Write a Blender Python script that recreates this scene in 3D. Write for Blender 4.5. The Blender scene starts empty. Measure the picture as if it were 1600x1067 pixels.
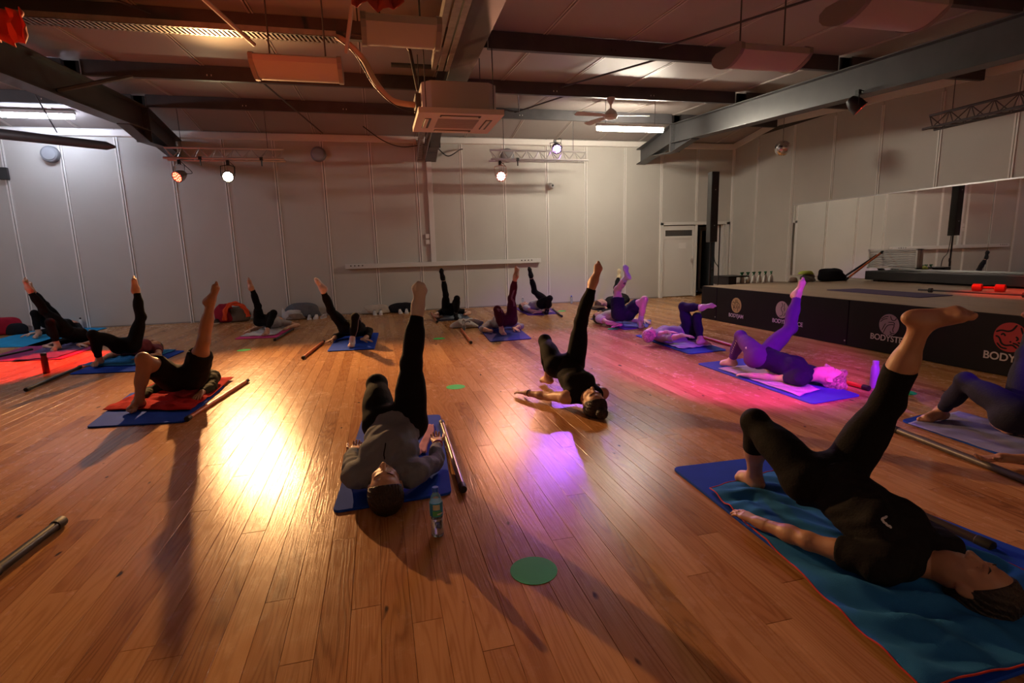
import bpy, bmesh, math, random
import numpy as np
from mathutils import Vector, Matrix
random.seed(7)
PI = math.pi
S = bpy.context.scene
COL = S.collection
# ------------------------------------------------------------------ camera
FOC = 827.68
CR = Vector((0.9704597, -0.2391783, -0.0285))
yaw, pit, rol = 0.242036803, 0.167873456, -0.0285361925
CF = Vector((math.sin(yaw)*math.cos(pit), math.cos(yaw)*math.cos(pit), -math.sin(pit)))
r_ = Vector((math.cos(yaw), -math.sin(yaw), 0)); u_ = r_.cross(CF)
CR = math.cos(rol)*r_ + math.sin(rol)*u_
CU = -math.sin(rol)*r_ + math.cos(rol)*u_
EYE = Vector((0, 0, 1.4))
cam = bpy.data.cameras.new('camera'); cam.sensor_width = 36; cam.lens = FOC/1600*36; cam.clip_start = .05
co = bpy.data.objects.new('camera', cam); COL.objects.link(co)
co.matrix_world = Matrix(((CR.x, CU.x, -CF.x, EYE.x), (CR.y, CU.y, -CF.y, EYE.y), (CR.z, CU.z, -CF.z, EYE.z), (0, 0, 0, 1)))
S.camera = co
# ------------------------------------------------------------------ view + world
S.view_settings.view_transform = 'Standard'; S.view_settings.look = 'None'
S.view_settings.gamma = 1; S.view_settings.use_curve_mapping = False
S.view_settings.exposure = 0.0
S.cycles.max_bounces = 6
S.cycles.sample_clamp_indirect = 4
w = bpy.data.worlds.new('world'); S.world = w; w.use_nodes = True
w.node_tree.nodes['Background'].inputs[0].default_value = (.02, .02, .025, 1)

def light(name, typ, loc, energy, color, aim=None, size=.1, spot=60, blend=.4, parent=None, sy=None):
    d = bpy.data.lights.new(name, typ); d.energy = energy; d.color = color
    if typ == 'SPOT': d.spot_size = math.radians(spot); d.spot_blend = blend; d.shadow_soft_size = size
    elif typ == 'AREA':
        d.shape = 'RECTANGLE'; d.size = size; d.size_y = sy or size
    else: d.shadow_soft_size = size
    o = bpy.data.objects.new(name, d); COL.objects.link(o); o.location = loc
    if aim is not None:
        v = Vector(aim)-Vector(loc); o.rotation_euler = v.to_track_quat('-Z', 'Y').to_euler()
    return o
WARM = (1.0, .52, .20)
# stage lamps (housings built further down), then beams without housings and two added fills
LAMP_WARM = (-2.77, 12.0, 3.04); LAMP_RED = (-3.64, 12.0, 3.04); LAMP_ROSE = (2.82, 12.0, 3.08)
LAMP_VIOLET = (4.14, 12.0, 3.70); LAMP_STAGE = (6.9, 6.66, 3.34)
light('warm_par_beam', 'SPOT', (LAMP_WARM[0]+.03, 11.86, 2.99), 3100, WARM, (.4, 1.2, .3), .05, 70, .8)
light('red_par_beam', 'SPOT', (LAMP_RED[0]-.04, 11.9, 2.97), 3600, (1, .03, .012), (-4.9, 8.8, 0), .06, 26, .5)
light('rose_par_beam', 'SPOT', (LAMP_ROSE[0]-.02, 11.86, 3.04), 480, (1, .42, .24), (1.3, 4.5, 0), .06, 60, .8)
light('violet_par_beam', 'SPOT', (LAMP_VIOLET[0], 11.86, 3.62), 900, (.42, .12, 1), (2.9, 6.4, 0), .06, 40, .8)
light('stage_par_beam', 'SPOT', (6.93, 6.62, 3.24), 480, (1, .03, .01), (8.9, 5.0, .63), .06, 40, .6)
light('magenta_par_beam', 'SPOT', (2.1, 1.2, 3.15), 25000, (.95, .02, .80), (4.1, 5.6, .1), .06, 36, .7)
light('violet_side_beam', 'SPOT', (3.6, -1.4, 3.1), 1300, (.30, .05, 1), (4.1, 5.6, .3), .06, 30, .6)
light('red_uplight_beam', 'SPOT', (-2.6, 1.6, 1.9), 260, (1, .07, .012), (-1.2, 5.9, 3.1), .05, 40, .9)
light('tube_glow_rear', 'AREA', (1.0, -1.6, 3.2), 9, (1, .90, .82), (1.0, -1.6, 0), 1.5, sy=.2)  # added fill light behind the camera, no tube hangs there
light('tube_glow_side', 'AREA', (-8.2, 8.0, 3.6), 48, (.95, .92, 1), (-4.5, 13.5, 1.4), 1.5, sy=.2)  # added fill light out of view at left, brightens the back wall

# ------------------------------------------------------------------ projection helpers: a sight line met with a real plane of the room
def ray(p): return (p[0]-800)/FOC*CR-(p[1]-533.5)/FOC*CU+CF
def fl(p, z=0.0): d = ray(p); return EYE+d*((z-1.4)/d.z)
def yp(p, Y): d = ray(p); return EYE+d*(Y/d.y)
def xp(p, X): d = ray(p); return EYE+d*(X/d.x)

# ------------------------------------------------------------------ materials
MATS = {}
def mat(name, col, rough=.6, metal=0.0, var=.0, vscale=8, bump=0, bscale=60, emit=None, estr=0, trans=0, spec=.5, sheen=0, stretch=None, sss=0, coat=0):
    if name in MATS: return MATS[name]
    m = bpy.data.materials.new(name); m.use_nodes = True; MATS[name] = m
    nt = m.node_tree; b = nt.nodes['Principled BSDF']; N = nt.nodes.new; K = nt.links.new
    b.inputs['Base Color'].default_value = (*col, 1); b.inputs['Roughness'].default_value = rough
    b.inputs['Metallic'].default_value = metal; b.inputs['Specular IOR Level'].default_value = spec
    if trans: b.inputs['Transmission Weight'].default_value = trans
    if sheen: b.inputs['Sheen Weight'].default_value = sheen
    if coat: b.inputs['Coat Weight'].default_value = coat
    if sss: b.inputs['Subsurface Weight'].default_value = sss; b.inputs['Subsurface Radius'].default_value = (.02, .008, .004)
    if emit: b.inputs['Emission Color'].default_value = (*emit, 1); b.inputs['Emission Strength'].default_value = estr
    tc = N('ShaderNodeTexCoord'); mp = N('ShaderNodeMapping'); K(tc.outputs['Object'], mp.inputs[0])
    if stretch: mp.inputs['Scale'].default_value = stretch
    if var:
        n = N('ShaderNodeTexNoise'); n.inputs['Scale'].default_value = vscale; n.inputs['Detail'].default_value = 4; K(mp.outputs[0], n.inputs[0])
        r = N('ShaderNodeValToRGB'); K(n.outputs[0], r.inputs[0]); r.color_ramp.elements[0].position = .3; r.color_ramp.elements[1].position = .7
        r.color_ramp.elements[0].color = (*[max(0, c*(1-var)) for c in col], 1); r.color_ramp.elements[1].color = (*[min(1, c*(1+var)) for c in col], 1)
        K(r.outputs[0], b.inputs['Base Color'])
    if bump:
        n = N('ShaderNodeTexNoise'); n.inputs['Scale'].default_value = bscale; n.inputs['Detail'].default_value = 3; K(mp.outputs[0], n.inputs[0])
        p = N('ShaderNodeBump'); p.inputs['Strength'].default_value = bump; p.inputs['Distance'].default_value = .01
        K(n.outputs[0], p.inputs['Height']); K(p.outputs[0], b.inputs['Normal'])
    return m

def wood_floor():
    m = bpy.data.materials.new('varnished_planks'); m.use_nodes = True
    nt = m.node_tree; b = nt.nodes['Principled BSDF']; N = nt.nodes.new; K = nt.links.new
    def math_(op, a, b_=None, c=None):
        n = N('ShaderNodeMath'); n.operation = op
        for i, v in enumerate((a, b_, c)):
            if v is None: continue
            if isinstance(v, (int, float)): n.inputs[i].default_value = v
            else: K(v, n.inputs[i])
        return n.outputs[0]
    geo = N('ShaderNodeNewGeometry'); oi = N('ShaderNodeObjectInfo')
    s = math_('ADD', geo.outputs['Random Per Island'], oi.outputs['Random'])
    wn = N('ShaderNodeTexWhiteNoise'); wn.noise_dimensions = '1D'; K(s, wn.inputs['W'])
    off = N('ShaderNodeVectorMath'); off.operation = 'SCALE'; K(wn.outputs['Color'], off.inputs[0]); off.inputs['Scale'].default_value = 40
    pos = N('ShaderNodeVectorMath'); pos.operation = 'ADD'; K(geo.outputs['Position'], pos.inputs[0]); K(off.outputs[0], pos.inputs[1])
    def noise(scale, vec, det=3, dist=0):
        mp = N('ShaderNodeMapping'); mp.inputs['Scale'].default_value = vec; K(pos.outputs[0], mp.inputs[0])
        n = N('ShaderNodeTexNoise'); n.inputs['Scale'].default_value = scale; n.inputs['Detail'].default_value = det; n.inputs['Distortion'].default_value = dist
        K(mp.outputs[0], n.inputs[0]); return n.outputs[0]
    broad = noise(1, (7, .55, 1), 2, .3)
    rings = math_('SINE', math_('MULTIPLY', broad, 95.0))
    rings = math_('MULTIPLY_ADD', rings, .5, .5)
    rings = math_('POWER', rings, 2.2)
    fine = noise(1, (240, 5, 1), 3)
    tone = noise(1, (1.2, .5, 1), 2)
    knot = noise(1, (15, 6, 1), 1)
    # big worn areas, continuous over the planks
    mpw = N('ShaderNodeMapping'); K(geo.outputs['Position'], mpw.inputs[0]); mpw.inputs['Scale'].default_value = (.9, .5, 1)
    wear = N('ShaderNodeTexNoise'); wear.inputs['Scale'].default_value = 1; wear.inputs['Detail'].default_value = 5; wear.inputs['Roughness'].default_value = .7; K(mpw.outputs[0], wear.inputs[0])
    mps = N('ShaderNodeMapping'); K(geo.outputs['Position'], mps.inputs[0]); mps.inputs['Scale'].default_value = (14, 9, 1)
    scuff = N('ShaderNodeTexNoise'); scuff.inputs['Scale'].default_value = 1; scuff.inputs['Detail'].default_value = 8; scuff.inputs['Roughness'].default_value = .75; K(mps.outputs[0], scuff.inputs[0])
    v = math_('MULTIPLY_ADD', rings, -.20, math_('MULTIPLY_ADD', fine, -.22, .80))
    v = math_('MULTIPLY_ADD', tone, .34, v)
    v = math_('MULTIPLY_ADD', wn.outputs['Value'], .42, v)
    v = math_('SUBTRACT', v, .40)
    cr = N('ShaderNodeValToRGB'); K(v, cr.inputs[0]); e = cr.color_ramp.elements
    e[0].position = 0.05; e[0].color = (.12, .043, .015, 1); e[1].position = .95; e[1].color = (.62, .33, .14, 1)
    x = e.new(.45); x.color = (.40, .175, .062, 1)
    kr = N('ShaderNodeMapRange'); K(knot, kr.inputs[0]); kr.inputs[1].default_value = .755; kr.inputs[2].default_value = .80
    mx = N('ShaderNodeMix'); mx.data_type = 'RGBA'; K(kr.outputs[0], mx.inputs['Factor']); K(cr.outputs[0], mx.inputs['A']); mx.inputs['B'].default_value = (.045, .02, .012, 1)
    wr = N('ShaderNodeMapRange'); K(wear.outputs[0], wr.inputs[0]); wr.inputs[1].default_value = .50; wr.inputs[2].default_value = .72; wr.inputs[4].default_value = .22
    mw = N('ShaderNodeMix'); mw.data_type = 'RGBA'; K(wr.outputs[0], mw.inputs['Factor']); K(mx.outputs['Result'], mw.inputs['A']); mw.inputs['B'].default_value = (.50, .33, .19, 1)
    K(mw.outputs['Result'], b.inputs['Base Color'])
    rr = math_('MULTIPLY_ADD', scuff.outputs[0], .26, math_('MULTIPLY_ADD', wear.outputs[0], .18, .03))
    K(rr, b.inputs['Roughness'])
    bm = N('ShaderNodeBump'); bm.inputs['Strength'].default_value = .22; bm.inputs['Distance'].default_value = .004
    hh = math_('ADD', math_('MULTIPLY', rings, .25), math_('ADD', fine, math_('MULTIPLY', scuff.outputs[0], .5)))
    K(hh, bm.inputs['Height']); K(bm.outputs[0], b.inputs['Normal'])
    b.inputs['Specular IOR Level'].default_value = .12
    return m
M_FLOOR = wood_floor()
M_WALL = mat('wall_panel_coating', (.55, .53, .49), .6, var=.03, vscale=1.5, bump=.05, bscale=30)
M_JOIN = mat('joint_profile_white', (.84, .81, .77), .45)
M_GROOVE = mat('joint_groove', (.08, .075, .07), .8)
M_CEIL = mat('ceiling_panel_coating', (.38, .34, .32), .52, var=.03, vscale=1, spec=.3)
M_STEEL = mat('grey_painted_steel', (.070, .070, .074), .42, var=.12, vscale=4)
M_STEELD = mat('dark_painted_steel', (.075, .072, .078), .5, var=.15, vscale=4)
M_GALV = mat('galvanised_tray', (.40, .38, .36), .38, .7, var=.15, vscale=12)
M_ALU = mat('truss_aluminium', (.62, .60, .60), .32, .8)
M_WHITE = mat('white_plastic', (.72, .70, .68), .4)
M_BLACKP = mat('black_plastic', (.015, .015, .016), .38)
M_BLACK = mat('black_laminate', (.016, .014, .015), .45, var=.2, vscale=3)
M_RUBBER = mat('black_rubber', (.012, .012, .012), .6)
M_CABLE = mat('cable_black', (.01, .01, .01), .5)

# ------------------------------------------------------------------ mesh helpers
def link(name, me, m=None, parent=None):
    if m is not None and not me.materials: me.materials.append(m)
    o = bpy.data.objects.new(name, me); COL.objects.link(o)
    if parent is not None: o.parent = parent
    return o
def tag(o, label=None, cat=None, group=None, kind=None):
    if label: o['label'] = label
    if cat: o['category'] = cat
    if group: o['group'] = group
    if kind: o['kind'] = kind
    return o
def empty(name, loc=(0, 0, 0), rz=0, **k):
    o = bpy.data.objects.new(name, None); COL.objects.link(o); o.location = loc; o.rotation_euler = (0, 0, rz); o.empty_display_size = .1
    return tag(o, **k)
class MB:
    def __init__(s): s.v = []; s.f = []
    def add(s, vs, fs):
        n = len(s.v); s.v += [tuple(v) for v in vs]; s.f += [tuple(i+n for i in f) for f in fs]; return s
    def box(s, a, b):
        x0, y0, z0 = a; x1, y1, z1 = b
        return s.add([(x0, y0, z0), (x1, y0, z0), (x1, y1, z0), (x0, y1, z0), (x0, y0, z1), (x1, y0, z1), (x1, y1, z1), (x0, y1, z1)],
                     [(0, 3, 2, 1), (4, 5, 6, 7), (0, 1, 5, 4), (1, 2, 6, 5), (2, 3, 7, 6), (3, 0, 4, 7)])
    def tube(s, pts, r, n=8, cap=True):
        pts = [Vector(p) for p in pts]; rs = r if isinstance(r, (list, tuple)) else [r]*len(pts)
        up = None; rings = []
        for i, p in enumerate(pts):
            t = (pts[min(i+1, len(pts)-1)]-pts[max(i-1, 0)]).normalized()
            if up is None: up = t.orthogonal().normalized()
            up = (up-t*up.dot(t)).normalized(); sd = t.cross(up)
            rings.append([p+(up*math.cos(2*PI*k/n)+sd*math.sin(2*PI*k/n))*rs[i] for k in range(n)])
        vs = [v for rg in rings for v in rg]; fs = []
        for i in range(len(pts)-1):
            for k in range(n): fs.append((i*n+k, i*n+(k+1) % n, (i+1)*n+(k+1) % n, (i+1)*n+k))
        if cap: fs.append(tuple(range(n))[::-1]); fs.append(tuple((len(pts)-1)*n+k for k in range(n)))
        return s.add(vs, fs)
    def prism(s, poly, axis, a, b):
        # poly: 2-D points; axis 'x': (y,z), 'y': (x,z), 'z': (x,y)
        def P(p, t): return {'x': (t, p[0], p[1]), 'y': (p[0], t, p[1]), 'z': (p[0], p[1], t)}[axis]
        n = len(poly); vs = [P(p, a) for p in poly]+[P(p, b) for p in poly]
        fs = [(i, (i+1) % n, n+(i+1) % n, n+i) for i in range(n)]+[tuple(range(n))[::-1], tuple(range(n, 2*n))]
        return s.add(vs, fs)
    def lathe(s, prof, c=(0, 0, 0), n=20, M=None):
        # prof: (radius, height) list
        vs = []; fs = []; M = M or Matrix.Identity(4)
        for (r, h) in prof:
            for k in range(n): vs.append(M @ Vector((c[0]+r*math.cos(2*PI*k/n), c[1]+r*math.sin(2*PI*k/n), c[2]+h)))
        for i in range(len(prof)-1):
            for k in range(n): fs.append((i*n+k, i*n+(k+1) % n, (i+1)*n+(k+1) % n, (i+1)*n+k))
        fs.append(tuple(range(n))[::-1]); fs.append(tuple((len(prof)-1)*n+k for k in range(n)))
        return s.add(vs, fs)
    def mesh(s, name, smooth=False):
        me = bpy.data.meshes.new(name); me.from_pydata(s.v, [], s.f)
        bm = bmesh.new(); bm.from_mesh(me); bmesh.ops.recalc_face_normals(bm, faces=bm.faces)
        bm.to_mesh(me); bm.free()
        if smooth:
            me.polygons.foreach_set('use_smooth', [True]*len(me.polygons)); me.set_sharp_from_angle(angle=math.radians(42))
        me.update(); return me
    def build(s, name, m, parent=None, smooth=False, bevel=0):
        o = link(name, s.mesh(name, smooth), m, parent)
        if bevel:
            b = o.modifiers.new('bevel', 'BEVEL'); b.width = bevel; b.segments = 2; b.limit_method = 'ANGLE'
        return o
def struct(o): o['kind'] = 'structure'; return o
LOCAL = set()
_link0 = link
def link(name, me, m=None, parent=None):
    o = _link0(name, me, m, parent)
    if parent is not None and parent.type == 'EMPTY' and parent.name not in LOCAL:
        o.matrix_parent_inverse = Matrix.Translation(-Vector(parent.location))
    return o
def local_empty(*a, **k):
    o = empty(*a, **k); LOCAL.add(o.name); return o
def ztop(Y): return 4.25+.065*(Y-11.8) if Y <= 11.8 else 4.25-.155*(Y-11.8)      # top of the rafters
def zbot(Y): return 3.82+.066*(Y-11.8) if Y <= 11.8 else 3.82-.13*(Y-11.8)
XL, XR, YB, YF = -8.7, 9.9, 13.5, -3.0
# ------------------------------------------------------------------ floor: planks
fb = struct(MB().box((XL, YF, -.09), (XR, YB+1.5, -.024)).build('floor', mat('sub_floor', (.02, .012, .008), .9)))
PW = .1165
def plank_mesh(L, wd=PW-.0011):
    c = .0011; x = wd/2; y = L/2-.0008
    m = MB().add([(-x, -y, -.02), (x, -y, -.02), (x, y, -.02), (-x, y, -.02), (-x, -y, -c), (x, -y, -c), (x, y, -c), (-x, y, -c),
                  (-x+c, -y+c, 0), (x-c, -y+c, 0), (x-c, y-c, 0), (-x+c, y-c, 0)],
                 [(0, 1, 5, 4), (1, 2, 6, 5), (2, 3, 7, 6), (3, 0, 4, 7), (4, 5, 9, 8), (5, 6, 10, 9), (6, 7, 11, 10), (7, 4, 8, 11), (8, 9, 10, 11)])
    return m
LENS = [1.2, 1.6, 2.0, 2.4, 2.8, 3.2]
pl_me = {L: plank_mesh(L).mesh('plank') for L in LENS}
for me in pl_me.values(): me.materials.append(M_FLOOR)
pls = []
rng = random.Random(11)
x = XL+PW/2
while x < XR:
    y = YF-rng.random()*2.4; y1 = YB
    while y < y1:
        L = rng.choice(LENS)
        if y+L > y1+.6: L = 1.2
        if not (x > 6.22 and y+L < 9.2) : pls.append((x, y+L/2, L))
        y += L
    x += PW
def vis(p):
    d = Vector((p[0], p[1], 0))-EYE; z = d.dot(CF)
    if z < .25: return 1e9
    px = 800+FOC*d.dot(CR)/z; py = 533.5-FOC*d.dot(CU)/z
    if -150 < px < 1750 and py < 1350: return d.length
    return 1e9
pls.sort(key=vis)
for i, (x, y, L) in enumerate(pls[:300]):
    o = link('plank', pl_me[L], None, fb); o.location = (x, y, rng.uniform(-.0006, 0))
m = MB()
for x, y, L in pls[300:]:
    pm = plank_mesh(L); m.add([(a+x, b+y, c) for a, b, c in pm.v], pm.f)
o = m.build('planks', M_FLOOR, fb); o['kind'] = 'stuff'

# ------------------------------------------------------------------ walls
JX = [-8.37, -7.27, -6.25, -5.22, -4.2, -3.157, -2.11, -1.07, 0, 1.07, 2.17, 3.25, 4.38, 5.45, 6.57, 7.65, 8.75, 9.9]
wb = struct(MB().box((XL, YB+.03, 0), (7.66, YB+.15, 4.5)).box((7.66, YB+.03, 2.06), (9.9, YB+.15, 4.5)).build('wall_back', M_GROOVE))
xs = [XL]+JX
for a, b in zip(xs[:-1], xs[1:]):
    z0 = 2.08 if a >= 7.6 else 0
    MB().box((a+.006, YB, z0), (b-.006, YB+.04, 4.2)).build('panel', M_WALL, wb)
for X in JX[:-1]:
    z0 = 2.1 if X > 7.7 else 0
    MB().box((X-.036, YB-.016, z0), (X-.009, YB, 4.15)).box((X+.009, YB-.016, z0), (X+.036, YB, 4.15)).build('joint_strip', M_JOIN, wb)
wr = struct(MB().box((XR+.03, YF, 0), (XR+.15, YB+.1, 4.6)).build('wall_right', M_GROOVE))
JY = [12.5, 11.24, 10.07, 8.93, 7.76, 6.57, 5.4, 4.23, 3.06, 1.9, .7, -.5, -1.7]
ys = [YB]+JY+[YF]
for b, a in zip(ys[:-1], ys[1:]): MB().box((XR, a+.006, 0), (XR+.04, b-.006, 4.2+.0)).build('panel', M_WALL, wr)
for Y in JY: MB().box((XR-.014, Y-.032, 0), (XR, Y-.008, ztop(Y)-.02)).box((XR-.014, Y+.008, 0), (XR, Y+.032, ztop(Y)-.02)).build('joint_strip', M_JOIN, wr)
wl = struct(MB().box((XL-.15, YF, 0), (XL, YB+.1, 4.6)).build('wall_left', M_WALL))
wf = struct(MB().box((XL-.1, YF-.15, 0), (XR+.1, YF, 4.6)).build('wall_front', M_WALL))
# cornices and corner trim
struct(MB().prism([(YB-.05, 4.05), (YB, 4.03), (YB, 4.17), (YB-.05, 4.17)], 'x', XL, XR).build('trim_1', M_JOIN))
m = MB()
for a, b in ((YF, 11.8), (11.8, YB)):
    za, zb = ztop(a)+.05, ztop(b)+.05
    m.add([(XR-.05, a, za), (XR, a, za), (XR, a, za+.15), (XR-.05, a, za+.15), (XR-.05, b, zb), (XR, b, zb), (XR, b, zb+.15), (XR-.05, b, zb+.15)],
          [(0, 1, 2, 3), (7, 6, 5, 4), (0, 4, 5, 1), (1, 5, 6, 2), (2, 6, 7, 3), (3, 7, 4, 0)])
struct(m.build('trim_2', M_JOIN))
struct(MB().box((XR-.06, YB-.06, 0), (XR, YB, 4.1)).build('trim_3', M_JOIN))
struct(MB().box((XL, YB-.012, 0), (7.62, YB, .03)).build('baseboard_back', mat('floor_edge_sealant', (.30, .27, .24), .7)))
# ------------------------------------------------------------------ ceiling
def zc(Y): return ztop(Y)+.215
ce = struct(MB().add([(XL, YF, zc(YF)+.04), (XR+.1, YF, zc(YF)+.04), (XR+.1, 11.8, zc(11.8)+.04), (XL, 11.8, zc(11.8)+.04), (XL, YB+.1, zc(YB)+.04), (XR+.1, YB+.1, zc(YB)+.04),
    (XL, YF, 5), (XR+.1, YF, 5), (XR+.1, YB+.1, 5), (XL, YB+.1, 5)],
    [(0, 1, 2, 3), (3, 2, 5, 4), (6, 9, 8, 7), (0, 6, 7, 1), (4, 5, 8, 9), (1, 7, 8, 5, 2), (0, 3, 4, 9, 6)]).build('ceiling', M_GROOVE))
cxs = [2.3+1.167*k for k in range(-9, 7)]
def slab(a, b, y0, y1, dz0, dz1):
    return [(a, y0, zc(y0)+dz0), (b, y0, zc(y0)+dz0), (b, y1, zc(y1)+dz0), (a, y1, zc(y1)+dz0), (a, y0, zc(y0)+dz1), (b, y0, zc(y0)+dz1), (b, y1, zc(y1)+dz1), (a, y1, zc(y1)+dz1)], [(0, 3, 2, 1), (4, 5, 6, 7), (0, 1, 5, 4), (1, 2, 6, 5), (2, 3, 7, 6), (3, 0, 4, 7)]
ed = [XL]+[c for c in cxs if XL < c < XR]+[XR]
for a, b in zip(ed[:-1], ed[1:]):
    for y0, y1 in ((YF, 2.25), (2.25, 11.8), (11.8, YB)): MB().add(*slab(a+.006, b-.006, y0+.004, y1-.004, 0, .035)).build('ceiling_panel', M_CEIL, ce)
for c in ed[1:-1]:
    for y0, y1 in ((YF, 11.8), (11.8, YB)):
        MB().add(*slab(c-.03, c-.008, y0, y1, -.01, 0)).add(*slab(c+.008, c+.03, y0, y1, -.01, 0)).build('joint_strip', mat('ceiling_joint', (.52, .47, .43), .4), ce)
# ------------------------------------------------------------------ steel: rafters, purlins, braces
SKEW = [0.0]
def sweep(m, x0, x1, ya, yb, a0, a1, b0, b1):
    # box section between y=ya (z a0..a1) and y=yb (z b0..b1); SKEW: sideways drift of the centre beam per metre, zero at the back wall
    p, q = SKEW[0]*(ya-YB), SKEW[0]*(yb-YB)
    return m.add([(x0+p, ya, a0), (x1+p, ya, a0), (x1+p, ya, a1), (x0+p, ya, a1), (x0+q, yb, b0), (x1+q, yb, b0), (x1+q, yb, b1), (x0+q, yb, b1)],
                 [(0, 1, 2, 3), (7, 6, 5, 4), (0, 4, 5, 1), (1, 5, 6, 2), (2, 6, 7, 3), (3, 7, 4, 0)])
def rafter(X, label, mt=M_STEEL):
    e = empty('roof_rafter', (X, 5, zbot(5)), label=label, cat='beam', group='steel roof rafters')
    for y0, y1 in ((YF+.01, 11.78), (11.82, YB-.02)):
        sweep(MB(), X-.012, X+.012, y0, y1, zbot(y0)+.016, ztop(y0)-.016, zbot(y1)+.016, ztop(y1)-.016).build('web', mt, e)
        sweep(MB(), X-.13, X+.13, y0, y1, ztop(y0)-.016, ztop(y0), ztop(y1)-.016, ztop(y1)).build('flange', mt, e)
        sweep(MB(), X-.13, X+.13, y0, y1, zbot(y0), zbot(y0)+.016, zbot(y1), zbot(y1)+.016).build('flange', mt, e)
    X += SKEW[0]*(11.8-YB)
    MB().box((X-.13, 11.775, zbot(11.8)-.2), (X+.13, 11.797, ztop(11.8)+.01)).box((X-.13, 11.803, zbot(11.8)-.2), (X+.13, 11.825, ztop(11.8)+.01)).build('ridge_plate', mt, e)
    MB().add([(X-.008, 11.0, zbot(11)), (X+.008, 11.0, zbot(11)), (X-.008, 11.78, zbot(11.8)-.19), (X+.008, 11.78, zbot(11.8)-.19), (X-.008, 11.78, zbot(11.8)), (X+.008, 11.78, zbot(11.8))],
             [(0, 1, 3, 2), (0, 2, 4), (1, 5, 3), (2, 3, 5, 4), (0, 4, 5, 1)]).build('haunch_plate', mt, e)
    X -= SKEW[0]*(11.8-YB)
    sweep(MB(), X-.1, X+.1, 10.95, 11.78, zbot(10.95)-.012, zbot(10.95), zbot(11.8)-.2, zbot(11.8)-.188).build('haunch_flange', mt, e)
    sweep(MB(), X-.1, X+.1, 11.82, 12.7, zbot(11.8)-.2, zbot(11.8)-.188, zbot(12.7)-.012, zbot(12.7)).build('haunch_flange', mt, e)
    for dz in (.05, .18, .3):
        X_ = X+SKEW[0]*(11.8-YB)
        for s in (-1, 1): MB().tube([(X_+s*.08, 11.75, zbot(11.8)+dz), (X_+s*.08, 11.85, zbot(11.8)+dz)], .014, 6).build('bolt', mt, e)
    return e
RX = [-4.08, 1.42, 7.02]
rafter(RX[0], 'dark steel roof beam above the left fluorescent tube')
SKEW[0] = .048
rafter(RX[1], 'steel roof beam with perforated trays, above the air conditioner cassette')
SKEW[0] = 0
rafter(RX[2], 'grey steel roof beam lit white beside the right fluorescent tube')
PY = [-.15, 2.25, 4.65, 7.05, 9.45, 11.75]
names = {2.25: 'roof purlin crossing above the camera end of the hall', 4.65: 'roof purlin third in front of the air conditioner', 7.05: 'roof purlin just in front of the air conditioner cassette', 9.45: 'roof purlin the ceiling fan hangs from', 11.75: 'roof purlin at the ridge nearest the panelled back wall', -.15: 'roof purlin behind the camera'}
bays = [(XL, RX[0]-.02, 'left bay'), (RX[0]+.02, RX[1]-.02, 'centre-left bay'), (RX[1]+.02, RX[2]-.02, 'centre-right bay'), (RX[2]+.02, XR, 'mirror-side bay')]
for Y in PY:
    for a, b, bn in bays:
        z0 = ztop(Y)+.0; z1 = zc(Y)-.005
        e = empty('roof_purlin', ((a+b)/2, Y, z0), label=names[Y].replace('roof purlin', 'steel roof purlin')+', '+bn, cat='beam', group='steel roof purlins')
        # C section
        MB().prism([(Y, z0), (Y+.07, z0), (Y+.07, z0+.03), (Y+.062, z0+.03), (Y+.062, z0+.008), (Y+.008, z0+.008), (Y+.008, z1-.008), (Y+.07, z1-.008), (Y+.07, z1), (Y, z1)], 'x', a+.1, b-.1).build('channel', M_STEELD, e)
        for xx in (a, b):
            if XL < xx < XR: MB().box((xx-.09, Y-.02, z0-.0), (xx+.09, Y-.003, z1-.03)).build('cleat', M_BLACK, e)
        if Y > 3:
            for f in (.32, .66):
                xx = a+(b-a)*f
                for s in (0, .06): MB().box((xx+s-.006, Y-.004, z0+.06), (xx+s+.006, Y-.001, z0+.085)).build('slot', M_JOIN if Y > 9 else M_BLACK, e)
# diagonal roof rods
rods = [((4.6, 4.75), (3.9, 7.0)), ((4.1, 7.1), (3.3, 9.4)), ((3.6, 9.5), (3.1, 11.7)), ((2.6, 9.6), (3.2, 11.7)), ((-1.6, 9.5), (-1.0, 13.2)), ((-3.5, 4.7), (-2.2, 7.0)), ((4.9, 2.3), (4.6, 4.6)), ((-3.9, 8.0), (-3.2, 9.4))]
rl = ['thin roof tie rod left of the far curved ceiling unit', 'thin roof tie rod rising behind the ceiling fan', 'thin roof tie rod above the violet lamp', 'short roof tie rod bent above the right truss', 'dark roof strut ending at a round back wall lamp', 'thin roof tie rod beside the orange lit unit', 'thin roof tie rod at the top edge of the picture', 'short diagonal brace crossing the left steel beam']
for (a, b), lb in zip(rods, rl):
    A = (a[0], a[1], ztop(a[1])+.06); B = (b[0], b[1], ztop(b[1])+.12)
    if 'brace' in lb: A = (-4.05, 8.9, 3.72); B = (-3.3, 9.4, 4.1)
    o = MB().tube([A, B], .014 if 'brace' not in lb else .03, 6).build('tie_rod', M_STEELD); tag(o, lb, 'rod', 'thin roof tie rods')

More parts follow.
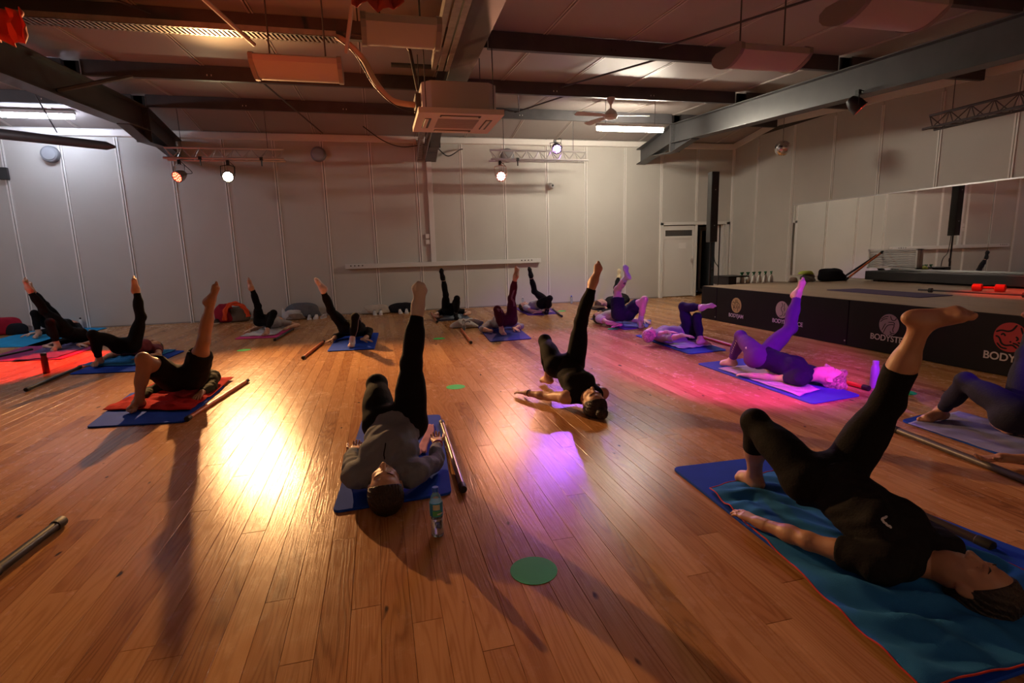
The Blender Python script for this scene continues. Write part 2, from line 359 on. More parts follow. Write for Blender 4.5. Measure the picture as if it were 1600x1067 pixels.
# ------------------------------------------------------------------ door in the back wall
M_DOOR = mat('white_door', (.74, .73, .70), .35)
M_GLASSD = mat('dark_glass', (.05, .055, .06), .06, spec=.8)
d1 = struct(MB().box((7.64, YB-.05, 0), (7.72, YB+.12, 2.06)).box((9.72, YB-.05, 0), (9.8, YB+.12, 2.06)).box((7.64, YB-.05, 2.0), (9.8, YB+.12, 2.08)).box((8.72, YB-.03, 0), (8.79, YB+.1, 2.0)).build('door_1', M_DOOR))
MB().box((7.74, YB+.01, .02), (8.71, YB+.05, 1.62)).build('leaf', M_DOOR, d1)
MB().box((7.74, YB-.005, 1.62), (8.71, YB+.06, 1.70)).box((7.74, YB-.005, 1.86), (8.71, YB+.06, 1.98)).box((7.74, YB-.005, 1.70), (7.80, YB+.06, 1.86)).box((8.65, YB-.005, 1.7), (8.71, YB+.06, 1.86)).box((7.74, YB-.005, .02), (7.79, YB+.01, 1.62)).box((8.66, YB-.005, .02), (8.71, YB+.01, 1.62)).build('leaf_frame', M_DOOR, d1)
MB().box((7.80, YB+.02, 1.70), (8.65, YB+.03, 1.86)).build('pane', M_GLASSD, d1)
MB().box((8.60, YB-.06, .95), (8.64, YB-.04, 1.07)).box((8.61, YB-.05, 1.0), (8.63, YB, 1.02)).build('handle', M_ALU, d1)
d2 = struct(MB().box((9.52, YB+.1, .02), (9.58, YB+1.0, .12)).box((9.52, YB+.1, 1.86), (9.58, YB+1.0, 1.98)).box((9.52, YB+.1, .12), (9.58, YB+.2, 1.86)).box((9.52, YB+.9, .12), (9.58, YB+1.0, 1.86)).build('door_2', M_DOOR))
MB().box((9.54, YB+.2, .12), (9.56, YB+.9, 1.86)).build('pane', M_GLASSD, d2)
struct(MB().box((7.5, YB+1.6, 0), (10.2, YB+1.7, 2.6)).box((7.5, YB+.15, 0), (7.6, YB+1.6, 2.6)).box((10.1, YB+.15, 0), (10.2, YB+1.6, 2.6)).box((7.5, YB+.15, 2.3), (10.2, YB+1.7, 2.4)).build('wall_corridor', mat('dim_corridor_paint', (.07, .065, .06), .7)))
struct(MB().box((9.62, YB-.02, 0), (9.66, YB+.1, 2.0)).box((9.68, YB-.04, 0), (9.71, YB+.1, 2.0)).build('trim_4', M_DOOR))

# ------------------------------------------------------------------ rail, duct, sockets and small fittings on the back wall
e = empty('wall_rail', (1.7, YB-.05, 1.1), label='long white cable trunking running level along the back wall', cat='trunking')
MB().box((-.75, YB-.13, 1.10), (4.14, YB-.015, 1.21)).build('trunking', M_WHITE, e, bevel=.006)
for sx in (-.62, 3.62):
    for k in range(4): MB().lathe([(.016, 0), (.016, .006)], n=10, M=Matrix.Translation((sx+k*.09, YB-.13, 1.17)) @ Matrix.Rotation(PI/2, 4, 'X')).build('socket_hole', M_BLACKP, e)
e = empty('wall_duct', (1.36, YB-.03, 1.2), label='upright white cable duct dropping to the long trunking', cat='trunking')
MB().box((1.31, YB-.08, 1.212), (1.43, YB-.015, 3.6)).build('duct', M_WHITE, e, bevel=.005)
e = empty('wall_socket', (1.2, YB-.03, 1.7), label='small white double socket box beside the upright duct', cat='socket')
MB().box((1.2, YB-.06, 1.64), (1.30, YB-.015, 1.75)).build('box', M_WHITE, e, bevel=.006); MB().box((1.2, YB-.06, 1.78), (1.30, YB-.015, 1.89)).build('box', M_WHITE, e, bevel=.006)
for (X, Z, R, lb) in ((-6.42, 3.66, .17, 'grey round wall speaker under the left black pole'), (-1.15, 3.74, .17, 'dim round wall speaker above the white sock raised at centre left'), (3.34, 3.78, .17, 'round wall speaker seen through the right truss')):
    e = empty('wall_speaker', (X, YB-.1, Z), label=lb, cat='speaker', group='round wall speakers')
    Mx = Matrix.Translation((X, YB-.015, Z)) @ Matrix.Rotation(PI/2, 4, 'X')
    MB().lathe([(R, 0), (R, .05), (R*.9, .09), (R*.86, .095)], n=28, M=Mx).build('housing', mat('speaker_grey', (.22, .23, .25), .5), e, smooth=True)
    MB().lathe([(R*.84, .08), (R*.7, .11), (.01, .12)], n=28, M=Mx).build('grille', mat('speaker_grille', (.30, .31, .33), .6, bump=.4, bscale=300), e, smooth=True)
e = empty('security_camera', (4.44, YB-.1, 3.04), label='small round white camera on the back wall', cat='camera')
Mx = Matrix.Translation((4.44, YB-.015, 3.04)) @ Matrix.Rotation(PI/2, 4, 'X')
MB().lathe([(.085, 0), (.085, .04), (.07, .06)], n=20, M=Mx).build('base', M_WHITE, e, smooth=True)
MB().lathe([(.075, .06), (.075, .12), (.055, .15), (.03, .152)], n=20, M=Mx @ Matrix.Rotation(.25, 4, 'Y')).build('body', mat('camera_grey', (.5, .5, .5), .3), e, smooth=True)
MB().lathe([(.03, .15), (.028, .165), (.005, .17)], n=14, M=Mx @ Matrix.Rotation(.25, 4, 'Y')).build('lens', M_BLACKP, e, smooth=True)

# ------------------------------------------------------------------ fluorescent tubes
def tube_light(x0, x1, Y, z, col, st, label):
    e = empty('fluorescent_light', ((x0+x1)/2, Y, z), label=label, cat='light', group='fluorescent battens')
    MB().box((x0, Y-.05, z+.04), (x1, Y+.05, z+.1)).build('batten', M_WHITE, e, bevel=.008)
    MB().tube([(x0+.02, Y, z), (x1-.02, Y, z)], .045, 14).build('diffuser', mat('tube_'+label[:5], (.9, .9, .9), .4, emit=col, estr=st), e, smooth=True)
    for x in (x0+.2, x1-.2): MB().tube([(x, Y, z+.1), (x, Y, zc(Y)-.01)], .006, 6).build('hanger', M_STEELD, e)
tube_light(4.52, 6.03, 10.6, 3.83, (1, .88, .70), 210, 'white glowing fluorescent tube beside the ceiling fan')
tube_light(-6.72, -5.5, 12.6, 4.22, (.74, .81, 1), 66, 'bluish glowing fluorescent tube near the left edge')

# ------------------------------------------------------------------ ceiling fan
e = empty('ceiling_fan', (4.32, 9.47, 3.8), label='pale three-blade ceiling fan hanging beside the right tube', cat='fan')
MB().tube([(4.32, 9.47, 3.9), (4.32, 9.47, 4.12)], .014, 8).build('rod', M_WHITE, e)
MB().lathe([(.02, 3.98), (.07, 4.07), (.075, 4.11), (.02, 4.12)], (4.32, 9.47, 0), 16).build('canopy', M_WHITE, e, smooth=True)
MB().lathe([(.03, 3.73), (.11, 3.75), (.13, 3.80), (.10, 3.86), (.03, 3.92)], (4.32, 9.47, 0), 20).build('motor', M_WHITE, e, smooth=True)
for k, an in enumerate((-.12, 1.85, 3.25)):
    Mx = Matrix.Translation((4.32, 9.47, 3.80)) @ Matrix.Rotation(an, 4, 'Z') @ Matrix.Rotation(.2, 4, 'X')
    m = MB(); prof = [(.12, .03), (.25, .055), (.68, .08), (.72, .05)]
    vs = [(a, b, .004) for a, b in prof]+[(a, -b, .004) for a, b in prof[::-1]]; vs += [(a, b, -.004) for a, b, c in vs]
    n = 8; m.add([Mx @ Vector(v) for v in vs], [tuple(range(n)), tuple(range(n, 2*n))[::-1]]+[(i, (i+1) % n, n+(i+1) % n, n+i) for i in range(n)]).build('blade', M_WHITE, e)

# ------------------------------------------------------------------ cassette air conditioner
e = empty('air_conditioner', (1.07, 6.95, 3.0), label='white square ceiling cassette air conditioner in the centre', cat='air conditioner')
ax0, ax1, ay0, ay1 = .57, 1.57, 6.42, 7.42
MB().prism([(ax0+.16, ay0+.06), (ax1-.16, ay0+.06), (ax1-.06, ay0+.16), (ax1-.06, ay1-.16), (ax1-.16, ay1-.06), (ax0+.16, ay1-.06), (ax0+.06, ay1-.16), (ax0+.06, ay0+.16)], 'z', 3.05, 3.36).build('casing', mat('cassette_casing', (.5, .47, .47), .5), e, bevel=.006)
m = MB(); i = .25
m.box((ax0, ay0, 2.99), (ax1, ay0+i, 3.05)).box((ax0, ay1-i, 2.99), (ax1, ay1, 3.05)).box((ax0, ay0+i, 2.99), (ax0+i, ay1-i, 3.05)).box((ax1-i, ay0+i, 2.99), (ax1, ay1-i, 3.05))
m.build('front_panel', mat('cassette_panel', (.72, .66, .64), .45), e)
for k in range(11):
    yy = ay0+i+.02+k*.046; MB().box((ax0+i, yy, 2.995), (ax1-i, yy+.028, 3.02)).build('grille_slat', mat('grille_grey', (.42, .38, .37), .5), e)
MB().box((ax0+i, ay0+i, 3.03), (ax1-i, ay1-i, 3.045)).build('filter', M_BLACKP, e)
for (a, b) in (((ax0+.26, ay0+.09), (ax1-.26, ay0+.17)), ((ax0+.26, ay1-.17), (ax1-.26, ay1-.09)), ((ax0+.09, ay0+.26), (ax0+.17, ay1-.26)), ((ax1-.17, ay0+.26), (ax1-.09, ay1-.26))):
    MB().box((*a, 2.984), (*b, 2.991)).build('outlet', M_BLACKP, e)
    MB().box((a[0]+.012, a[1]+.012, 2.978), (b[0]-.03, b[1]-.03, 2.984)).build('louvre', M_WHITE, e)
for x in (ax0+.1, ax1-.1):
    for y in (ay0+.12, ay1-.12): MB().tube([(x, y, 3.05), (x, y, 3.9)], .006, 6).build('hanger_rod', M_STEELD, e)
MB().box((ax0+.0, ay0+.3, 3.12), (ax0+.06, ay0+.6, 3.28)).build('pipe_box', M_STEELD, e)
# cable tray, flexible duct and cables
e = empty('cable_tray', (-2, 6.9, 3.85), label='perforated cable tray along the purlin, glinting at the left', cat='tray')
ty0, ty1, tz = 6.78, 7.0, 3.86
MB().box((-4.0, ty0, tz-.0), (-.28, ty0+.006, tz+.06)).box((-4.0, ty1-.006, tz), (-.28, ty1, tz+.06)).box((-4.0, ty0, tz+.0), (-.28, ty0+.02, tz+.004)).box((-4.0, ty1-.02, tz), (-.28, ty1, tz+.004)).build('side_rail', M_GALV, e)
m = MB(); xx = -4.0
while xx < -.3:
    m.add([(xx, ty0, tz), (xx+.022, ty0, tz), (xx+.072, ty1, tz), (xx+.05, ty1, tz), (xx, ty0, tz+.004), (xx+.022, ty0, tz+.004), (xx+.072, ty1, tz+.004), (xx+.05, ty1, tz+.004)], [(0, 3, 2, 1), (4, 5, 6, 7), (0, 1, 5, 4), (1, 2, 6, 5), (2, 3, 7, 6), (3, 0, 4, 7)]); xx += .05
o = m.build('slats', M_GALV, e); o['kind'] = 'stuff'
MB().tube([(-4, 6.9, 3.89), (-.3, 6.9, 3.89)], .025, 6).tube([(-4, 6.84, 3.88), (-.3, 6.85, 3.88)], .015, 6).build('cable_bundle', M_CABLE, e)
for X in (1.10,):
    e = empty('cable_tray', (X, 6, 3.5), label='perforated grey tray fixed along the centre roof beam', cat='tray')
    SKEW[0] = .048
    for nm, y0, y1 in (('tray_side', YF+.1, 6.4), ('tray_side', 7.5, YB-.3)):
        dz = -.02
        sweep(MB(), X-.02, X, y0, y1, zbot(y0)+dz, zbot(y0)+.08, zbot(y1)+dz if y1 < 12 else 3.6, zbot(y1)+.08 if y1 < 12 else 3.68).build(nm, M_GALV, e)
        sweep(MB(), X+.16, X+.18, y0, y1, zbot(y0)+dz, zbot(y0)+.08, zbot(y1)+dz if y1 < 12 else 3.6, zbot(y1)+.08 if y1 < 12 else 3.68).build(nm, M_GALV, e)
        m = MB(); y = y0
        while y < y1:
            zz = zbot(y)+dz if y < 11.8 else zbot(11.8)+dz-(y-11.8)*.13
            xx = X+.048*(y-YB); m.box((xx-.02, y, zz), (xx+.03, y+.05, zz+.004)).box((xx+.05, y, zz), (xx+.11, y+.05, zz+.004)).box((xx+.13, y, zz), (xx+.18, y+.05, zz+.004)); y += .058
        o = m.build('perforated_base', M_GALV, e); o['kind'] = 'stuff'
    SKEW[0] = 0
e = empty('wall_tray', (1.2, YB-.1, 3.8), label='short perforated tray end hanging by the centre beam foot', cat='tray')
for k in range(9): MB().box((1.10, YB-.1, 3.62+k*.055), (1.22, YB-.08, 3.65+k*.055)).build('rung', M_GALV, e)
MB().box((1.09, YB-.12, 3.6), (1.10, YB-.04, 4.12)).box((1.22, YB-.12, 3.6), (1.23, YB-.04, 4.12)).build('side_rail', M_GALV, e)
def spl(P, n=8):
    P = [Vector(p) for p in P]; out = []
    Q = [P[0]]+P+[P[-1]]
    for i in range(1, len(Q)-2):
        for k in range(n):
            t = k/n; a, b, c, d = Q[i-1:i+3]
            out.append(.5*((2*b)+(c-a)*t+(2*a-5*b+4*c-d)*t*t+(3*b-a-3*c+d)*t*t*t))
    out.append(P[-1]); return out
M_ORD = mat('insulated_pipe', (.60, .42, .33), .6, bump=.5, bscale=40)
tag(MB().tube(spl([(-.4, 6.9, 3.92), (-.2, 6.88, 3.86), (.0, 6.85, 3.66), (.12, 6.84, 3.42), (.3, 6.84, 3.22), (.57, 6.86, 3.18)]), .035, 10).build('flexible_duct', M_ORD, smooth=True), 'lagged flexible pipe curving down to the air conditioner', 'pipe')
tag(MB().tube(spl([(-.35, 6.8, 3.9), (-.1, 6.78, 3.7), (.1, 6.75, 3.35), (.35, 6.72, 3.12), (.6, 6.7, 3.06)]), .007, 6).build('drain_cable', M_CABLE, smooth=True), 'thin cable hanging beside the lagged pipe', 'cable')
tag(MB().tube([(-.2, 6.86, 3.93), (.48, 6.9, 3.9), (.55, 6.9, 3.8), (.62, 6.9, 3.35)], .02, 8).build('condensate_pipe', M_STEELD), 'black angled pipe dropping to the air conditioner', 'pipe')
tag(MB().tube([(.35, 7.6, 3.86), (1.02, 7.6, 3.86)], .03, 8).build('conduit', M_STEELD), 'dark conduit crossing left of the centre roof beam', 'pipe')
tag(MB().tube(spl([(-.1, 12.2, 4.1), (.3, 12.2, 3.82), (.7, 12.3, 3.72), (1.2, 12.4, 3.8)]), .01, 6).build('loose_cable', M_CABLE, smooth=True), 'slack cable looping left of the centre beam foot', 'cable')
tag(MB().tube(spl([(1.56, 12.9, 3.8), (1.8, 13.1, 3.68), (2.1, 13.25, 3.85), (2.2, 13.4, 3.9)]), .014, 6).build('loose_cable', M_CABLE, smooth=True), 'slack cable looping right of the centre beam foot', 'cable')

# ------------------------------------------------------------------ curved fan-coil covers hung under the roof
M_COV = mat('curved_cover_white', (.50, .44, .41), .45)
def curved_unit(x0, x1, Y, z, label, D=.46, Hh=.22, rz=0, L_=None):
    e = empty('ceiling_unit', ((x0+x1)/2, Y, z), label=label, cat='heater', group='curved white ceiling units')
    pr = [(Y-D/2+D*t, z-Hh*.38*math.sin(PI*min(1, t*1.0))) for t in [k/12 for k in range(13)]]
    pr = pr+[(Y+D/2, z+.05), (Y+D/2-.06, z+.08), (Y-D/2+.06, z+.08), (Y-D/2, z+.05)]
    MB().prism(pr, 'x', x0+.04, x1-.04).build('curved_cover', M_COV, e, smooth=True)
    for x in (x0, x1-.04): MB().prism([(a, b-.01 if b < z else b+.01) for a, b in pr], 'x', x, x+.04).build('end_cap', mat('cover_end', (.28, .25, .24), .5), e)
    for x in (x0+.15, x1-.15): MB().tube([(x, Y, z+.08), (x, Y, zc(Y)-.01)], .008, 6).build('hanger_rod', M_STEELD, e)
curved_unit(3.42, 4.22, 4.85, 3.20, 'curved white ceiling unit, the farther of the two at right')
curved_unit(3.55, 4.32, 3.62, 3.13, 'curved white ceiling unit cut by the top edge at right')
curved_unit(.0, .62, 4.72, 3.16, 'short curved beige ceiling unit above the air conditioner, at top centre')
curved_unit(-1.0, -.2, 5.75, 3.16, 'curved ceiling unit lit orange at left of the air conditioner', D=.5)
def drape(name, c, w, h, label, col):
    n = 10; m = MB(); vs = []; fs = []
    for i in range(n+1):
        for j in range(5):
            vs.append((c[0]+w*(i/n-.5), c[1]+.05*math.sin(i*1.7)+.03*math.sin(j*2+i), c[2]-h*j/4*(1-.3*abs(i/n-.5))))
    for i in range(n):
        for j in range(4): fs.append((i*5+j, (i+1)*5+j, (i+1)*5+j+1, i*5+j+1))
    o = m.add(vs, fs).build(name, mat(name+'_cloth', col, .8), smooth=True); s = o.modifiers.new('t', 'SOLIDIFY'); s.thickness = .006
    tag(o, label, 'cloth')
drape('hanging_cloth', (.12, 3.95, 3.22), .34, .2, 'small red cloth hanging at the top edge of the picture', (.45, .06, .04))
drape('hanging_cloth', (*fl((10, 20), 3.1).xy, 3.12), .22, .22, 'dim reddish cloth hanging in the top left corner', (.035, .012, .01))
tag(MB().tube([(-1.35, 5.2, 3.62), (-1.0, 5.9, 3.42)], .02, 6).build('hanging_bracket', M_COV), 'thin slanting bracket left of the orange lit unit', 'bracket')
tag(MB().tube([(-.16, 5.9, 3.4), (-.05, 5.5, 3.75)], .02, 6).build('hanging_bracket', M_COV), 'thin slanting bracket right of the orange lit unit', 'bracket')

# ------------------------------------------------------------------ trusses and lamps
def truss(A, B, label, size=.24, seg=.3, hang=True, mt=None):
    A = Vector(A); B = Vector(B); d = (B-A).normalized(); sd = d.cross(Vector((0, 0, 1))).normalized(); mt = mt or M_ALU
    e = empty('lighting_truss', (A+B)/2, label=label, cat='truss', group='triangular lighting trusses')
    up = Vector((0, 0, size*.87)); ch = [Vector((0, 0, 0))+up, sd*size/2, -sd*size/2]
    for c in ch: MB().tube([A+c, B+c], .021, 8).build('chord', mt, e, smooth=True)
    L = (B-A).length; n = max(2, int(round(L/seg)))
    for (c1, c2) in ((ch[0], ch[1]), (ch[0], ch[2]), (ch[1], ch[2])):
        for k in range(n):
            t0, t1, t2 = k/n, (k+.5)/n, (k+1)/n
            MB().tube([A+d*L*t0+c1, A+d*L*t1+c2], .008, 5).build('brace', mt, e); MB().tube([A+d*L*t1+c2, A+d*L*t2+c1], .008, 5).build('brace', mt, e)
    if hang:
        for t in (.14, .86):
            p = A+d*L*t+up; MB().tube([p, (p.x, p.y, zc(p.y)-.01)], .006, 6).build('chain', M_STEELD, e)
    return e
truss((-3.84, 12.0, 3.36), (-1.68, 12.0, 3.36), 'aluminium lighting truss at left holding the red and warm lamps')
truss((2.58, 12.0, 3.42), (4.86, 12.0, 3.42), 'aluminium lighting truss at right holding the rosy and violet lamps')
truss((8.8, 7.1, 3.16), (8.8, 4.6, 3.16), 'dim lighting truss above the mirror', mt=M_STEEL)
def par(loc, aim, label, col, est, body=None, hook=None, leds=True, r=.105):
    e = local_empty('par_lamp', loc, label=label, cat='lamp', group='round stage lamps'); body = body or M_BLACKP
    v = (Vector(aim)-Vector(loc)).normalized(); R = v.to_track_quat('Z', 'X').to_matrix().to_4x4()
    MB().lathe([(.03, -.16), (r*.55, -.15), (r*.8, -.10), (r, -.04), (r, .05), (r+.008, .052), (r+.008, .066), (r-.012, .066), (r-.014, .045), (.01, .04)], n=24, M=R).build('can', body, e, smooth=True)
    if leds:
        MB().lathe([(r-.016, .046), (.004, .047)], n=20, M=R).build('lens_plate', M_BLACKP, e)
        pts = [(0, 0)]+[(r*.45*math.cos(k*PI/3), r*.45*math.sin(k*PI/3)) for k in range(6)]+[(r*.76*math.cos(k*PI/5), r*.76*math.sin(k*PI/5)) for k in range(10)]
        for (a, b) in pts: MB().lathe([(.0165, .048), (.0165, .053), (.008, .056)], (a, b, 0), 8, M=R).build('led', mat('led_'+label[:12], col, .3, emit=col, estr=est), e)
    else:
        MB().lathe([(r-.016, .046), (r*.6, .056), (.004, .06)], n=20, M=R).build('lens', mat('lens_'+label[:12], col, .3, emit=col, estr=est), e)
    hk = Vector(hook if hook else (0, 0, .30)); m = MB()
    sd = v.cross(Vector((0, 0, 1))).normalized()*(r+.02)
    m.tube([sd, sd*1.02+hk*.62, hk*.72, -sd*1.02+hk*.62, -sd], .008, 6); m.build('yoke', body, e)
    MB().box((hk.x-.025, hk.y-.03, hk.z*.7), (hk.x+.025, hk.y+.03, hk.z*1.0)).build('clamp', M_BLACKP, e)
    MB().tube(spl([Vector((0, 0, 0))-v*.15, Vector((.1, .03, .0))-v*.2, Vector((.12, .02, .2)), hk]), .006, 5).build('lead', M_CABLE, e)
    return e
par(LAMP_WARM, (-.9, 3.2, 0), 'glaring warm white stage lamp under the left truss', (1, .80, .45), 160, leds=False, hook=(0, .1, .32))
par(LAMP_RED, (-5.4, 8.6, 1.2), 'red stage lamp tilted at the left end of the left truss', (1, .06, .03), 18, mat('par_chrome', (.35, .33, .32), .3, .8), hook=(0, .1, .32))
par(LAMP_ROSE, (1.0, 4.5, 0.6), 'rosy stage lamp hanging under the right truss', (1, .45, .38), 22, mat('par_copper', (.55, .28, .20), .35, .8), hook=(0, .1, .34))
par(LAMP_VIOLET, (2.9, 6.4, 0), 'violet stage lamp mounted on top of the right truss', (.55, .22, 1), 26, hook=(0, .12, .2))
par(LAMP_STAGE, (8.9, 5.0, .63), 'red stage lamp clamped under the right roof beam', (1, .08, .04), 10, hook=(0, 0, .22))
par((2.1, 1.2, 3.22), (4.15, 5.3, .1), 'magenta stage lamp above the camera side of the hall', (1, .05, .75), 10, hook=(0, 0, .25))
for x, lb in ((-3.2, 'empty black clamp on the left truss beside the red lamp'), (-2.1, 'empty black clamp near the right end of the left truss'), (3.18, 'empty black clamp on the right truss beside the rosy lamp')):
    z = 3.36 if x < 0 else 3.42
    e = empty('truss_clamp', (x, 11.88, z-.1), label=lb, cat='clamp', group='black truss clamps')
    MB().box((x-.03, 11.85, z-.03), (x+.03, 11.91, z+.03)).build('jaw', M_BLACKP, e); MB().tube([(x, 11.88, z-.03), (x, 11.88, z-.14)], .014, 6).build('bolt', M_BLACKP, e)
# disco ball
e = empty('mirror_ball', (8.08, 9.5, 3.3), label='small mirror ball hanging near the right wall', cat='mirror ball')
MB().lathe([(.15*math.sin(PI*k/14), -.15*math.cos(PI*k/14)) for k in range(15)], (8.08, 9.5, 3.3), 22).build('ball', mat('mirror_facets', (.75, .72, .72), .12, 1.0), e)
MB().tube([(8.08, 9.5, 3.45), (8.08, 9.5, zc(9.5)-.01)], .005, 5).build('wire', M_STEELD, e)
# left black pole with end under the ceiling
e = empty('hanging_pole', (-5.2, 11, 3.45), label='thick black tapered pole hanging in the upper left', cat='pole')
MB().tube([(-6.7, 11.0, 3.66), (-5.9, 11, 3.56), (-4.4, 11, 3.40), (-4.27, 11, 3.385)], [.085, .085, .07, .02], 14).build('pole', M_STEELD, e, smooth=True)
for x in (-6.2, -5.1): MB().tube([(x, 11, 3.6), (x-.3, 11, ztop(11)+.2)], .012, 6).build('stay', M_STEELD, e)

# ------------------------------------------------------------------ mirror, grill, stage
M_MIR = mat('mirror_glass', (.80, .80, .80), .015, 1.0)
e = empty('wall_mirror', (9.88, 6.5, .63), label='wide wall mirror behind the stage on the right wall', cat='mirror')
my = [11.12, 8.95, 6.75, 4.5, 2.3, 0.2]
for a, b in zip(my[1:], my[:-1]): MB().box((9.872, a+.003, .64), (9.884, b-.003, 2.31)).build('mirror_pane', M_MIR, e)
MB().box((9.868, my[-1], 2.31), (9.886, 11.12, 2.335)).box((9.868, 11.12, .64), (9.886, 11.14, 2.335)).build('edge_trim', M_ALU, e)
e = empty('wall_grille', (9.84, 8.4, 1.05), label='white louvred vent grille set in the mirror wall', cat='vent')
gy0, gy1, gz0, gz1 = 7.88, 8.93, .86, 1.24
MB().box((9.80, gy0, gz0), (9.868, gy0+.035, gz1)).box((9.80, gy1-.035, gz0), (9.868, gy1, gz1)).box((9.80, gy0, gz0), (9.868, gy1, gz0+.03)).box((9.80, gy0, gz1-.03), (9.868, gy1, gz1)).build('frame', M_WHITE, e)
for k in range(9):
    z = gz0+.045+k*.034; MB().add([(9.81, gy0+.03, z), (9.84, gy0+.03, z+.02), (9.84, gy1-.03, z+.02), (9.81, gy1-.03, z), (9.81, gy0+.03, z+.005), (9.84, gy0+.03, z+.025), (9.84, gy1-.03, z+.025), (9.81, gy1-.03, z+.005)], [(0, 1, 2, 3), (7, 6, 5, 4), (0, 4, 5, 1), (1, 5, 6, 2), (2, 6, 7, 3), (3, 7, 4, 0)]).build('louvre', M_WHITE, e)
M_STAGE = mat('stage_top_wood', (.40, .285, .19), .45, var=.14, vscale=2.2, stretch=(3, .5, 1), bump=.06, bscale=50)
e = empty('stage', (8, 5, 0), label='low black stage with pale wooden top before the mirror', cat='stage')
SX = 6.15
for k in range(9):
    a = SX+.02+k*(9.84-SX)/9; MB().box((a+.001, -1.2, .60), (a+(9.84-SX)/9-.001, 9.2, .632)).build('top_board', M_STAGE, e)
MB().box((SX+.05, -1.2, .02), (9.8, 9.15, .60)).build('carcass', M_BLACK, e)
M_FAS = mat('black_fascia', (.012, .010, .011), .6, var=.1, vscale=2, spec=.2)
for a, b in ((8.74, 9.22), (5.83, 8.725), (2.92, 5.815), (0.0, 2.905), (-1.2, -.015)):
    MB().box((SX, a, .004), (SX+.03, b, .628)).build('fascia_panel', M_FAS, e, bevel=.004)
MB().box((SX+.03, 9.16, .004), (9.8, 9.19, .60)).build('end_panel', M_FAS, e)
for y in (8.732, 5.822): MB().tube([(SX-.003, y+.03, .07), (SX+.005, y+.03, .07)], .012, 8).build('catch', M_ALU, e)
# printed emblems and words on the fascia
def text(s, y, z, size, m, parent, extr=.001):
    c = bpy.data.curves.new('lettering', 'FONT'); c.body = s; c.size = size; c.align_x = 'CENTER'; c.align_y = 'CENTER'; c.extrude = extr; c.offset = size*.018; c.space_character = .98
    c.materials.append(m); o = bpy.data.objects.new('lettering', c); COL.objects.link(o)
    me = bpy.data.meshes.new_from_object(o); bpy.data.objects.remove(o)
    me.transform(Matrix(((0, 0, -1, SX-.002), (-1, 0, 0, y), (0, 1, 0, z), (0, 0, 0, 1)))); return link('lettering', me, None, parent)
M_LET = mat('letter_white', (.62, .58, .58), .5)
def ribbon(m, pts, wd, y0, z0, sc):
    # strokes on the x = SX plane; (u right in the picture = -Y, v up)
    P = [Vector((u*sc, v*sc)) for u, v in pts]; n = len(P); L = []; R = []
    for i in range(n):
        t = (P[min(i+1, n-1)]-P[max(i-1, 0)]).normalized(); q = Vector((-t.y, t.x))*wd*sc*(.35 if i in (0, n-1) else 1)
        L.append(P[i]+q); R.append(P[i]-q)
    vs = [(SX-.0058, y0-a.x, z0+a.y) for a in L+R]+[(SX-.004, y0-a.x, z0+a.y) for a in L+R]
    fs = []
    for i in range(n-1): fs += [(i, i+1, n+i+1, n+i), (2*n+n+i, 2*n+n+i+1, 2*n+i+1, 2*n+i), (i, n*2+i, n*2+i+1, i+1), (n+i, n+i+1, 3*n+i+1, 3*n+i)]
    m.add(vs, fs)
STR = {
 'dancer': [[(-.05, .8), (-.18, .6), (-.05, .45), (-.3, .3), (-.55, .45), (-.8, .3)], [(.05, .8), (.2, .62), (.08, .45), (.4, .4), (.7, .1), (.5, -.3)], [(-.3, .3), (-.25, 0), (-.45, -.3), (-.4, -.8)], [(.25, .3), (.2, 0), (.35, -.4), (.3, -.9)], [(-.85, .1), (-.6, -.1), (-.5, -.4), (-.2, -.3)], [(.0, -.1), (.05, -.35), (-.1, -.5)], [(.75, -.1), (.6, -.5)]],
 'curve': [[(-.05, .9), (.1, .55), (-.1, .2), (.0, -.1), (.2, -.4), (.05, -.75), (-.4, -.85)], [(.45, .85), (.35, .5), (.5, .15), (.35, -.2)], [(.6, -.3), (.5, -.6), (.3, -.8)], [(.3, .2), (.38, .05)]],
 'runner': [[(-.9, .45), (-.5, .75), (-.1, .85)], [(-.95, .2), (-.6, .5), (-.2, .62)], [(.1, .9), (.25, .55), (.55, .5), (.75, .75)], [(-.55, -.9), (-.3, -.3), (0, .0), (.55, .05), (.45, -.4), (.55, -.65)], [(-.7, -.6), (-.5, -.15), (-.35, .1)], [(-.1, .25), (.45, .3), (.62, .1)], [(.2, -.6), (.3, -.8), (.7, -.75)], [(.15, -.95), (.4, -.9)]],
 'torso': [[(-.95, .3), (-.6, .45), (-.2, .42), (.1, .55), (.35, .95)], [(-.95, .0), (-.7, -.1), (-.5, -.5), (-.2, -.62), (.2, -.55), (.5, -.75)], [(-.6, .1), (-.45, .22), (-.3, .05)], [(.35, .1), (.5, -.05), (.4, -.2)], [(.6, .8), (.75, .4), (.95, .2)], [(-.8, -.5), (-.5, -.8), (-.1, -.85)], [(.5, -.3), (.75, -.35), (.95, -.2)], [(0, -.3), (.12, -.35)], [(.7, -.6), (.45, -.45), (.2, -.4)]]}
def emblem(y, z, R, col, kind, word, wy, wz, ws, label):
    o = MB().lathe([(R, 0), (R, .004)], n=40, M=Matrix.Translation((SX, y, z)) @ Matrix.Rotation(-PI/2, 4, 'Y')).build('emblem', mat('emblem_'+kind, col, .5), e)
    o['label'] = label
    m = MB()
    for s in STR[kind]: ribbon(m, [(p.x, p.y) for p in [Vector(q) for q in spl([(a, b, 0) for a, b in s], 4)]], .035 if kind != 'torso' else .06, y, z, R*.93)
    m.build('line_drawing', M_FAS, o)
    text(word, wy, wz, ws, M_LET, e)
emblem(8.16, .345, .135, (.50, .40, .14), 'dancer', 'BODYJAM', 8.16, .155, .092, 'gold round emblem with line drawing')
